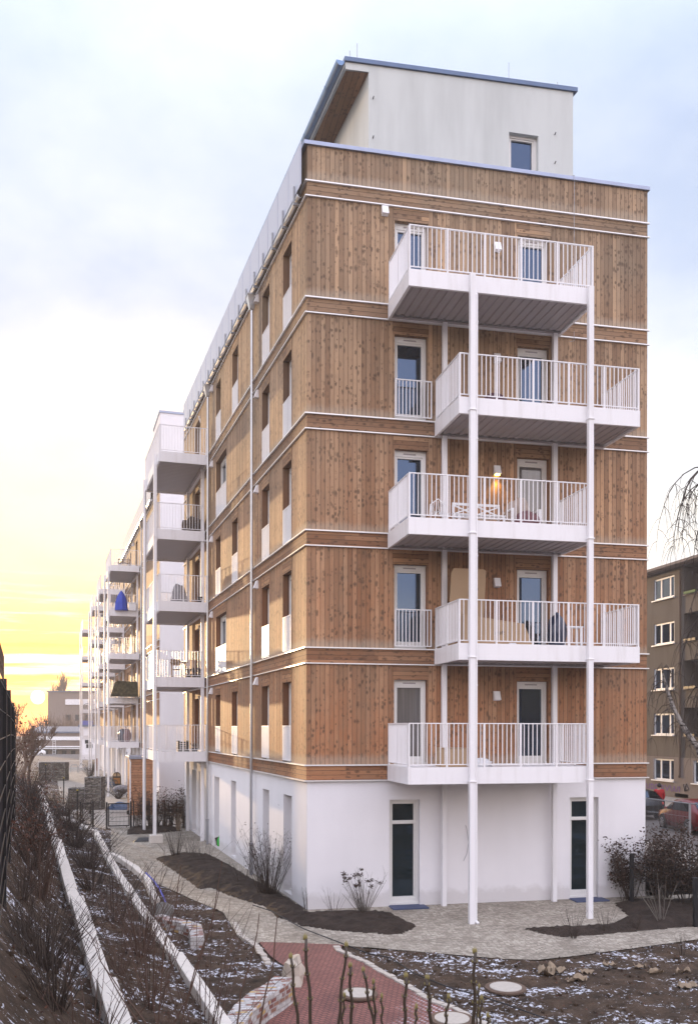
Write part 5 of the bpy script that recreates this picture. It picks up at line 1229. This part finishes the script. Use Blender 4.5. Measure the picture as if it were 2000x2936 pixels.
for o in ops:
    a, b, z0, z1_ = o; m = MB(); y = -.12
    for u0, u1 in ((a,a+.11),(b-.11,b),(a+.78,a+.92),(b-.62,b-.48)): m.fbox(FG, u0, u1, y, y+.07, z0+.1, z1_-.1)
    m.fbox(FG, a, b, y, y+.065, z0, z0+.11); m.fbox(FG, a, b, y, y+.065, z1_-.11, z1_); w_ = m.build('window', 'white_paint', t)
    m = MB(); m.face(FG(a,-.1,z0),FG(b,-.1,z0),FG(b,-.1,z1_),FG(a,-.1,z1_)); m.build('pane', 'window_glass', w_)
    m = MB(); m.fbox(FG, a-.12, b+.05, -.02, .14, z0-.07, z0); m.build('sill', 'white_paint', w_)
for o in lo_:
    m = MB(); m.fbox(FG, o[0]+.6, o[0]+1.5, -1.29, -1.22, o[2]-.05, o[3]-.35); m.fbox(FG, o[0]+2.0, o[0]+3.6, -1.29, -1.22, o[2]+.1, o[3]-.35); m.build('loggia_door', 'door_glass', t)
    m = MB(); m.fbox(FG, o[0]-.05, o[1]+.05, -.1, .06, o[2]-.08, o[2]); m.build('loggia_rail', 'grey_render_light', t)
    m = MB(); m.fbox(FG, o[0]+.3, o[0]+1.6, .06, .22, o[2]-.02, o[2]+.14); m.build('window_box', 'moss_green' if o[2] > 12 else 'black_plastic', t)
m = MB(); 
for k in range(21): pass
m.extr([FG(-29.2+.42*math.cos(2*math.pi*k/20), .012, 8.55+.62*math.sin(2*math.pi*k/20)) for k in range(20)], (0,0,0), (-.03,0,0)) if False else None
m = MB(); m.tube([FG(-31.35,.07,1.6), FG(-31.35,.07,14.8)], .06, 8); m.tube([FG(-31.35,.07,1.6), FG(-31.35,.12,1.45)], .075, 8); m.build('downpipe', 'iron_ring', t)
m = MB(); m.fbox(FG, -96, -7, -12, .55, 15.0, 15.16); m.fbox(FG, -96, -7, .55, .68, 15.05, 15.2); m.build('eaves', 'grey_render_light', t)
m = MB(); m.face(FG(-96,.5,15.17),FG(-7,.5,15.17),FG(-7,-5.5,17.2),FG(-96,-5.5,17.2)); m.build('roof', 'iron_ring', t)
GM = Matrix(((0,0,-1,GX-.045),(-1,0,0,35.55),(0,1,0,.22),(0,0,0,1)))
text_mesh('VBS BXW!', .95, 'graffiti', t, GM, 'graffiti', bold=.012)
m = MB(); m.tube([FG(-30.95,.05,1.05),FG(-30.8,.05,.6),FG(-30.62,.05,1.1),FG(-30.35,.05,.75),FG(-30.8,.05,.62)], .022, 4); m.build('graffiti', 'text_ink', t)
m = MB(); m.fbox(FG, -31.9, -30.4, .031, .06, .18, .42); m.build('cellar_window', 'dark_interior', t)
# ------------------------------------------------------------------ cars
ST = [(-2.13,.38,.72,.74,.70),(-2.05,.27,.93,.96,.80),(-1.80,.22,.95,1.08,.85),(-1.25,.19,.94,1.40,.88),(-.35,.18,.92,1.475,.89),(.35,.18,.91,1.41,.89),(1.18,.19,.90,.945,.88),(1.70,.21,.82,.85,.85),(2.02,.26,.70,.72,.76),(2.16,.36,.56,.57,.62)]
def car(name, label, near_front, near_rear, paint, group=None):
    nf, nr = V(near_front), V(near_rear); d = (nf-nr); d.z = 0; d.normalize(); lf = V((-d.y,d.x,0)); c = (nf+nr)/2-lf*.80; c.z = (nf.z+nr.z)/2
    c = c-d*(.02); t = thing(name, label, 'car', tuple(c), group); P = lambda x, y, z: c+d*x+lf*y+EZ*z
    m = MB(); rings = []
    for x, zl, zb, zr, w in ST:
        wr = w*(.80 if zr-zb > .2 else .92)
        rings.append([P(x,-w*.93,zl),P(x,-w,(zl+zb)/2),P(x,-w*.97,zb),P(x,-wr,zr-.04),P(x,-wr*.72,zr),P(x,wr*.72,zr),P(x,wr,zr-.04),P(x,w*.97,zb),P(x,w,(zl+zb)/2),P(x,w*.93,zl)])
    n = 10; m.v = [p for r_ in rings for p in r_]
    for i in range(len(rings)-1):
        for k in range(n): a = i*n+k; b = i*n+(k+1) % n; m.f.append((a,b,b+n,a+n))
    m.f += [tuple(range(n)), tuple(range((len(rings)-1)*n, len(rings)*n))]; m.build('body', paint, t, smooth=True)
    def sidepane(i0, f0, i1, f1, sd):
        def at(i, fz):
            x, zl, zb, zr, w = ST[i]; wr = w*.8; return x, sd*(w*.97+(wr-w*.97)*fz+.008), zb+(zr-.04-zb)*fz
        q = [at(i0,f0[0]), at(i1,f1[0]), at(i1,f1[1]), at(i0,f0[1])]; k = MB(); k.face(*[P(*e) for e in q]); k.build('window', 'car_glass', t)
    for sd in (-1, 1):
        sidepane(3,(.1,.8),4,(.1,.86),sd); sidepane(4,(.1,.86),5,(.1,.84),sd)
        k = MB(); k.face(P(.40,sd*.875,.97),P(.98,sd*.872,.95),P(.42,sd*.735,1.30)); k.build('window', 'car_glass', t)
        k = MB(); k.blob(P(.72,sd*.98,1.0), .07,.07,.06, 1, 0, 8, 5); k.build('mirror', paint, t)
        k = MB(); k.blob(P(1.98,sd*.60,.66), .13,.13,.07, 2, 0, 8, 5); k.build('headlight', 'white_paint', t); k = MB(); k.blob(P(-2.03,sd*.66,.83), .07,.10,.09, 2, 0, 8, 5); k.build('tail_light', 'lamp_red', t)
        for x in (-1.28, 1.30):
            w_ = MB(); cc = P(x,sd*.80,.315)
            prf = [(.20,-.10),(.31,-.09),(.325,-.04),(.325,.04),(.31,.09),(.20,.10)]
            base = len(w_.v); N = 20
            for r_, y in prf:
                for q in range(N): a = 2*math.pi*q/N; w_.v.append(cc+d*r_*math.cos(a)+EZ*r_*math.sin(a)+lf*y)
            for i in range(len(prf)-1):
                for q in range(N): a = i*N+q; b = i*N+(q+1) % N; w_.f.append((a,b,b+N,a+N))
            wh_ = w_.build('wheel', 'tyre', t)
            r_ = MB()
            for q in range(7): a = 2*math.pi*q/7; r_.bar(cc+lf*sd*.09, cc+lf*sd*.085+d*.2*math.cos(a)+EZ*.2*math.sin(a), .05, .03, lf)
            ring(r_, cc+lf*sd*.085, d, EZ, .205, .02, 20); r_.build('rim', 'rim', wh_)
            ar = MB(); ar.extr([d*.37*math.cos(math.pi*q/10)+EZ*.37*math.sin(math.pi*q/10) for q in range(11)], cc+lf*sd*.02, cc+lf*sd*.094); ar.build('wheel_arch', 'black_plastic', t)
    k = MB(); k.face(P(.44,-.58,1.375),P(1.12,-.72,.965),P(1.12,.72,.965),P(.44,.58,1.375)); k.v = [v+EZ*.02+d*.01 for v in k.v]; k.build('windscreen', 'car_glass', t)
    k = MB(); k.face(P(-1.33,-.6,1.37),P(-1.78,-.66,1.10),P(-1.78,.66,1.10),P(-1.33,.6,1.37)); k.v = [v+EZ*.02-d*.02 for v in k.v]; k.build('rear_window', 'car_glass', t)
    return t
car('parked_car', 'dark red hatchback parked at the kerb on the right', atZ(1893,2372,.02), atZ(1986,2395,.02), 'red_paint')
a_ = atZ(1893,2372,.02)+V((1.2,7.4,0)); a_ = atZ(1800,2348,.02); car('parked_car', 'black car half hidden behind the corner of the timber building', a_+V((.1,2.6,0)), a_, 'dark_paint')
c1_ = atD(118, 2166, 190); c1_.z = zf(c1_.x, c1_.y)-.02; 
car('parked_car', 'white car in front of the low shop far down the street', c1_+V((-2.55,-.2,0)), c1_, 'white_paint'); c1_ = c1_+V((-.9,5,-.05)); car('parked_car', 'white van-like car just behind the first white car by the shop', c1_+V((-2.55,-.2,0)), c1_, 'silver_paint')
# ------------------------------------------------------------------ person in a red jacket
def skin_mesh(name, mat, joints, edges, parent):
    me = bpy.data.meshes.new(name); o3 = ORG[parent.name]; me.from_pydata([V(p)-o3 for p, r_ in joints], edges, []); o = bpy.data.objects.new(name, me); COL.objects.link(o)
    md = o.modifiers.new('Skin', 'SKIN'); 
    for v, (p, r_) in zip(me.skin_vertices[0].data, joints): v.radius = (r_ if hasattr(r_, '__len__') else (r_, r_))
    me.skin_vertices[0].data[0].use_root = True; md.use_smooth_shade = True; o.modifiers.new('Sub', 'SUBSURF').levels = 2; o.modifiers['Sub'].render_levels = 2
    dg = bpy.context.evaluated_depsgraph_get(); nm = bpy.data.meshes.new_from_object(o.evaluated_get(dg)); bpy.data.objects.remove(o)
    nm.materials.clear(); nm.materials.append(M[mat]); q = bpy.data.objects.new(name, nm); COL.objects.link(q); q.parent = parent; ORG[q.name] = o3; return q
c = atD(1889, 2338, 48.2); c.z = .02; pt = thing('person', 'person in a bright red jacket and dark trousers walking past the grey house', 'person', tuple(c)); X = RGT; Y = FWD
J = lambda x, y, z: c+X*x+Y*y+EZ*z
jt = [(J(0,0,.95),.14),(J(0,0,1.2),.13),(J(0,0,1.42),.13),(J(0,0,1.53),.055),(J(0,.01,1.66),.095),(J(0,.01,1.74),.07),(J(-.19,0,1.42),.06),(J(-.24,.02,1.16),.045),(J(-.22,-.08,.93),.035),(J(.19,0,1.42),.06),(J(.24,.02,1.16),.045),(J(.22,.1,.93),.035),
      (J(-.10,0,.88),.09),(J(-.10,.08,.48),.06),(J(-.10,.18,.08),.045),(J(-.10,.06,.05),.045),(J(.10,0,.88),.09),(J(.10,-.06,.48),.06),(J(.10,-.18,.08),.045),(J(.10,-.30,.05),.045),(J(-.21,-.11,.84),.03),(J(.21,.13,.84),.03)]
ed = [(0,1),(1,2),(2,3),(3,4),(4,5),(2,6),(6,7),(7,8),(2,9),(9,10),(10,11),(0,12),(12,13),(13,14),(14,15),(0,16),(16,17),(17,18),(18,19),(8,20),(11,21)]
skin_mesh('body', 'skin', jt, ed, pt)
skin_mesh('jacket', 'red_jacket', [(J(0,0,1.0),.18),(J(0,0,1.2),.165),(J(0,0,1.42),.165),(J(0,0,1.51),.09),(J(-.20,0,1.42),.085),(J(-.255,.02,1.16),.07),(J(-.225,-.08,.94),.055),(J(.20,0,1.42),.085),(J(.255,.02,1.16),.07),(J(.225,.1,.94),.055),(J(0,0,.84),.18)], [(0,1),(1,2),(2,3),(2,4),(4,5),(5,6),(2,7),(7,8),(8,9),(0,10)], pt)
skin_mesh('trousers', 'dark_trousers', [(J(0,0,.95),.15),(J(-.10,0,.86),.105),(J(-.10,.08,.48),.078),(J(-.10,.17,.10),.062),(J(.10,0,.86),.105),(J(.10,-.06,.48),.078),(J(.10,-.17,.10),.062)], [(0,1),(1,2),(2,3),(0,4),(4,5),(5,6)], pt)
m = MB(); m.blob(J(0,-.015,1.69), .105,.11,.12, 5, .05, 12, 8); m.build('hair', 'hair', pt, smooth=True)
# temporary fence, fence posts on the right
P1 = atD(1975,2303,31); P0 = atD(1848,2292,33.4); t = thing('construction_fence', 'galvanised temporary fence panel in front of the red car', 'fence', (P1.x,P1.y,0)); zt_ = P1.z
m = MB(); A_ = V((P0.x,P0.y,zt_)); B_ = V((P1.x,P1.y,zt_)); g0 = lambda p, z: V((p.x,p.y,z)); C_ = B_+(B_-A_).normalized()*2.2
m.tube([g0(A_,.12), A_, B_, g0(B_,-.05)], .022, 7); m.tube([g0(A_,.25), g0(B_,.25)], .018, 6); m.build('frame', 'galvanised', t)
m = MB(); m.tube([B_+(C_-B_)*.03, C_], .022, 7); m.tube([B_+(C_-B_)*.03, g0(B_+(C_-B_)*.03, 0)], .02, 6); m.build('frame', 'galvanised', t)
m = MB()
for k in range(1,34): q = A_.lerp(B_, k/34); m.tube([g0(q,.25), q], .0022, 3)
for z in (.7,1.2,1.7): m.tube([g0(A_,z), g0(B_,z)], .003, 3)
m.build('wire_mesh', 'galvanised', t)
for x, y, h, lb in ((8.50,-.85,1.32,'black square fence post against the white wall at the right hedge'),(8.83,-3.25,1.15,'dark fence post at the right edge of the picture by the path')):
    t = thing('fence_post', lb, 'post', (x,y,zf(x,y))); m = MB(); z = zf(x,y); m.box(x-.045,y-.045,z-.1,x+.045,y+.045,z+h); m.build('shaft', 'black_metal', t, bevel=.006); m = MB(); m.box(x-.05,y-.05,z+h,x+.05,y+.05,z+h+.025); m.build('cap', 'black_plastic', t)
t = thing('mesh_fence', 'thin dark mesh fence running through the right hedge', 'fence', (8.5,-.9,0)); m = MB()
for k in range(46): u = k/46; p = V((8.5,-.85,0)).lerp(V((12.0,-2.9,0)), u); m.tube([p+EZ*(zf(p.x,p.y)+.05), p+EZ*(zf(p.x,p.y)+1.2)], .004, 3)
for z in (.1,.4,.7,1.0,1.2): m.tube([V((8.5,-.85,z-.04)), V((12.0,-2.9,z-.13))], .006, 3)
m.build('wire_mesh', 'black_metal', t)
# ------------------------------------------------------------------ far shop, far blocks
def farbox(name, label, px0, px1, ytop, dep, zb, depth, mat, roofmat='zinc_dark'):
    a = atD(px0, ytop, dep); b = atD(px1, ytop, dep); x = V((b.x-a.x,b.y-a.y,0)); L = x.length; x.normalize(); y = V((-x.y,x.x,0)); c = (a+b)/2+y*depth/2
    t = thing(name, label, 'building', (c.x,c.y,zb)); m = MB(); m.obox(c, x, y, L/2, depth/2, zb-.6, a.z); m.build('wall', mat, t); m = MB(); m.obox(c, x, y, L/2+.3, depth/2+.3, a.z, a.z+.35); m.build('roof', roofmat, t)
    return t, (a, x, y, L)
t, (a, x, y, L) = farbox('low_shop', 'low shop building with white fascia bands at the end of the street', 84, 300, 2104, 200, -1.2, 9, 'grey_render_light')
F = lambda u, d, z: V((a.x,a.y,0))+x*u-y*d+EZ*z
for z0, z1_, d in ((2.0,2.75,.7),(.55,.75,1.6),(.2,.38,2.2)):
    m = MB(); m.fbox(F, .2, L*.72, .02, d, z0, z1_); m.build('fascia', 'white_paint', t)
for k in range(6): m = MB(); m.fbox(F, 1.2+k*1.9, 2.1+k*1.9, .0, .08, -1.0, -.2); m.build('shop_window', 'door_glass', t)
m = MB(); m.face(F(-.5,-8,4.9),F(L,-8,4.9),F(L,.5,3.5),F(-.5,.5,3.5)); m.build('roof', 'grey_cover', t)
m = MB(); 
for u in (L*.36, L*.36+.55): m.bar(F(u,2.4,-1.2), F(u,2.4,2.5), .07)
for k in range(7): m.bar(F(L*.36,2.4,-.7+k*.5), F(L*.36+.55,2.4,-.7+k*.5), .06)
one('ladder', 'pale ladder standing against the low shop', 'ladder', m, 'white_paint', F(L*.36,2.4,-1.2))
t, (a, x, y, L) = farbox('white_kiosk', 'white kiosk building with a blue sign band behind the last balcony tower', 231, 300, 2086, 150, -.7, 6, 'white_plaster')
F = lambda u, d, z: V((a.x,a.y,0))+x*u-y*d+EZ*z
m = MB(); m.fbox(F, -.1, L*.5, .0, .1, a.z+.0, a.z+1.0); m.build('sign_band', 'blue_panel', t)
for u, z in ((.7,.7),(.9,-.9+.9)): m = MB(); m.fbox(F, u, u+1.0, .0, .04, z+1.4, z+2.0); m.build('window', 'door_glass', t)
t, (a, x, y, L) = farbox('hazy_block', 'grey flat roofed block looming behind the shop in the haze', 137, 420, 1986, 260, -1.3, 16, 'grey_render_light')
F = lambda u, d, z: V((a.x,a.y,0))+x*u-y*d+EZ*z
m = MB(); m.fbox(F, L*.18, L, .0, .3, 10.9, 12.4); m.build('band', 'white_plaster', t)
for k in range(5):
    m = MB(); m.fbox(F, L*.18+k*2.6, L*.18+k*2.6+1.5, .0, .05, 6.5, 8.2); m.build('window', 'window_glass', t)
m = MB()
for j in range(2):
    for i in range(9): pass
far = MB(); rnd = random.Random(3)
for k in range(240):
    px = rnd.uniform(95, 320); d = rnd.uniform(215, 250); b = atD(px, 2100, d); b.z = -1.3; h = rnd.uniform(5,9)
    for q in range(7): far.tube([b, b+V((rnd.gauss(0,.5),rnd.gauss(0,.5),h*.5)), b+V((rnd.gauss(0,1.3),rnd.gauss(0,1.3),h*rnd.uniform(.6,1.1)))], [.16,.09,.03], 3, cap=False)
tag(far.build('far_woodland', 'far_wood'), 'hazy bare woodland behind the low shop', 'woodland', None, 'stuff')
m = MB(); x0 = atZ(110, 2206, -.1); x1 = atZ(300, 2200, -.1); d = (x1-x0).normalized(); m.obox((x0+x1)/2, V((d.x,d.y,0)), V((-d.y,d.x,0)), (x1-x0).length/2, .15, -.4, .75); one('low_wall', 'low pale wall running across below the parked white cars', 'wall', m, 'concrete', (x0+x1)/2)
# ------------------------------------------------------------------ haze
hm = bpy.data.materials.new('haze'); hm.use_nodes = True; M['haze'] = hm; ht = hm.node_tree; ht.nodes.remove(ht.nodes['Principled BSDF'])
hv = ht.nodes.new('ShaderNodeVolumePrincipled'); hv.inputs['Color'].default_value = (.93,.88,.84,1); hv.inputs['Density'].default_value = .0009; hv.inputs['Anisotropy'].default_value = .2
ht.links.new(hv.outputs[0], ht.nodes['Material Output'].inputs['Volume'])
m = MB(); m.box(-430, -130, -3.2, 430, 710, 26.5); o = m.build('haze', 'haze'); tag(o, 'thin warm evening haze over the whole street', 'haze', None, 'stuff')
# ------------------------------------------------------------------ sky, sun, camera
w = bpy.data.worlds.new('World'); sc.world = w; w.use_nodes = True; nt = w.node_tree
class WT(NT):
    def __init__(s): s.t = nt; s.b = None
q = WT(); bg = nt.nodes['Background']; tc = q.n('ShaderNodeTexCoord'); dirv = tc.outputs['Generated']; d = q.xyz(dirv)
SUNAZ = R(-5.6)          # azimuth of the setting sun, measured from +Y towards +X
sh = V((math.sin(SUNAZ), math.cos(SUNAZ), 0))
dotp = q.math('ADD', q.math('MULTIPLY', d[0], sh.x), q.math('MULTIPLY', d[1], sh.y))
z = d[2]; zc = q.math('MAXIMUM', z, 0.0)
rs = q.ramp(zc, [(0,(1.05,.40,.06)),(.025,(1.25,.54,.09)),(.06,(1.4,.68,.15)),(.10,(1.32,.78,.27)),(.15,(1.15,.86,.50)),(.22,(1.02,.90,.70)),(.30,(.93,.89,.84)),(.40,(.73,.76,.85)),(.50,(.61,.68,.85)),(1,(.66,.76,.98))])
rg = q.ramp(zc, [(0,(.96,.86,.74)),(.06,(.97,.90,.82)),(.18,(.93,.92,.93)),(.32,(.75,.79,.91)),(.5,(.63,.70,.86)),(1,(.66,.76,.98))])
near = q.n('ShaderNodeMapRange', interpolation_type='SMOOTHSTEP'); q.l(dotp, near.inputs[0]); near.inputs[1].default_value = .83; near.inputs[2].default_value = .985
col = q.mix(near.outputs[0], rg, rs)
inv = q.math('DIVIDE', 1.0, q.math('ADD', zc, .22)); pv = q.comb(q.math('MULTIPLY', d[0], inv), q.math('MULTIPLY', d[1], inv), 0.0)
cn = q.noise(pv, 1.5, 7, .55); cf = q.ramp(cn, [(.36,(0,0,0)),(.62,(1,1,1))])
cl = q.mix(1.0, col, q.mix(cf, (.78,.83,.92), (1.22,1.17,1.08)), 'MULTIPLY')
stv = q.comb(q.math('MULTIPLY', d[0], 3.2), q.math('MULTIPLY', d[1], 1.0), q.math('MULTIPLY', z, 46.0)); sn = q.noise(stv, 1.6, 6, .6)
low = q.ramp(z, [(.018,(.15,.15,.15)),(.05,(1,1,1)),(.10,(1,1,1)),(.16,(0,0,0))])
sf = q.math('MULTIPLY', q.math('MULTIPLY', q.ramp(sn, [(.5,(0,0,0)),(.62,(1,1,1))]), low), near.outputs[0])
cl = q.mix(sf, cl, (1.9,1.55,1.05)); sn2 = q.ramp(sn, [(.30,(1,1,1)),(.42,(0,0,0))])
cl = q.mix(q.math('MULTIPLY', q.math('MULTIPLY', q.math('MULTIPLY', sn2, low), near.outputs[0]), .6), cl, (1.2,.50,.09))
# sky raised overhead as under overcast; boost behind the viewer is added fill
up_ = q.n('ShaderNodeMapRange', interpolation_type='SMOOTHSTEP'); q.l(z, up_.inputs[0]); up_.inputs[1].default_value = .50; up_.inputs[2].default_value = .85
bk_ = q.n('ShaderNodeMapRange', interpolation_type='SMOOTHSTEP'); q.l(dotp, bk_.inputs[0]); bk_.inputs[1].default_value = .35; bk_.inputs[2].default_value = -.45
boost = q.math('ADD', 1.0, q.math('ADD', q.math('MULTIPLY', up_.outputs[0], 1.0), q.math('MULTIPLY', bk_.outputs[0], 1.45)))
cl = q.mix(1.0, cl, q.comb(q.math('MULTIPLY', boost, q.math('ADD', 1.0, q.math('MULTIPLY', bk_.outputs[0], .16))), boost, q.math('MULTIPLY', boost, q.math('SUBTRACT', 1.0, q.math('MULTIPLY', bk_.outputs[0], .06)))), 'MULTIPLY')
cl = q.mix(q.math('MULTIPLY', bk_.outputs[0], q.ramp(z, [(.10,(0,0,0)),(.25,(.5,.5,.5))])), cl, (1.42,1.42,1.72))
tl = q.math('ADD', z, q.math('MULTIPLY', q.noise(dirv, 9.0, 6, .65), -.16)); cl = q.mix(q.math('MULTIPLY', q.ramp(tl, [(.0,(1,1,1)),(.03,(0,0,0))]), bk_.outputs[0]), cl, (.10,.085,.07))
# sun glow and disc
SE_ = R(1.75); sv = V((math.sin(SUNAZ)*math.cos(SE_), math.cos(SUNAZ)*math.cos(SE_), math.sin(SE_)))
dt = q.math('ADD', dotp, 0.0); ds = q.math('ADD', q.math('ADD', q.math('MULTIPLY', d[0], sv.x), q.math('MULTIPLY', d[1], sv.y)), q.math('MULTIPLY', z, sv.z)); ang = q.math('ARCCOSINE', q.math('MINIMUM', ds, 1.0))
gl = q.ramp(q.math('MULTIPLY', ang, 8.0), [(0,(1,1,1)),(.09,(.30,.30,.30)),(.35,(.07,.07,.07)),(1,(0,0,0))]); cl = q.mix(1.0, cl, q.mix(1.0, gl, (1.4,.55,.10), 'MULTIPLY'), 'ADD')
disc = q.ramp(q.math('MULTIPLY', ang, 60.0), [(.22,(1,1,1)),(.44,(0,0,0))]); cl = q.mix(1.0, cl, q.mix(1.0, disc, (14,11,6), 'MULTIPLY'), 'ADD')
gnd = q.ramp(q.math('MULTIPLY', z, -1.0), [(0,(1,1,1)),(.02,(1,1,1))]); 
isg = q.math('LESS_THAN', z, -.004); cl = q.mix(isg, cl, (.12,.10,.09))
sky = q.n('ShaderNodeTexSky', sky_type='NISHITA'); sky.sun_disc = False; sky.sun_elevation = SE_; sky.sun_rotation = -SUNAZ
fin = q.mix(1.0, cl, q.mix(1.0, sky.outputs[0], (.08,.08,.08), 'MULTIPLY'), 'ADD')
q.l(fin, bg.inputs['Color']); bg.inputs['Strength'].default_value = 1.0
sd = bpy.data.lights.new('sun', 'SUN'); sd.energy = 3.6; sd.color = (1,.66,.34); sd.angle = R(.6); so_ = bpy.data.objects.new('sun', sd); COL.objects.link(so_)
se, saz = R(4.2), R(-14.0); ldir = V((math.sin(saz)*math.cos(se), math.cos(saz)*math.cos(se), math.sin(se))); so_.rotation_euler = ldir.to_track_quat('Z','Y').to_euler()
cd = bpy.data.cameras.new('camera'); cd.sensor_fit = 'HORIZONTAL'; cd.sensor_width = 36; cd.lens = 36*FPX/2000; cd.shift_x = 0; cd.shift_y = (PYX-1468)/2000; cd.clip_start = .05; cd.clip_end = 3000
co = bpy.data.objects.new('camera', cd); COL.objects.link(co)
rr_ = RGT*math.cos(ROLL)+EZ*math.sin(ROLL); uu_ = -RGT*math.sin(ROLL)+EZ*math.cos(ROLL)
mm = Matrix((rr_, uu_, -FWD)).transposed().to_4x4(); mm.translation = CAM; co.matrix_world = mm
sc.camera = co
sc.view_settings.view_transform = 'Standard'; sc.view_settings.look = 'None'; sc.view_settings.exposure = .14; sc.view_settings.gamma = 1
sc.render.engine = 'CYCLES'; sc.cycles.max_bounces = 6; sc.cycles.diffuse_bounces = 3; sc.cycles.glossy_bounces = 3; sc.cycles.use_denoising = True; sc.cycles.sample_clamp_indirect = 6
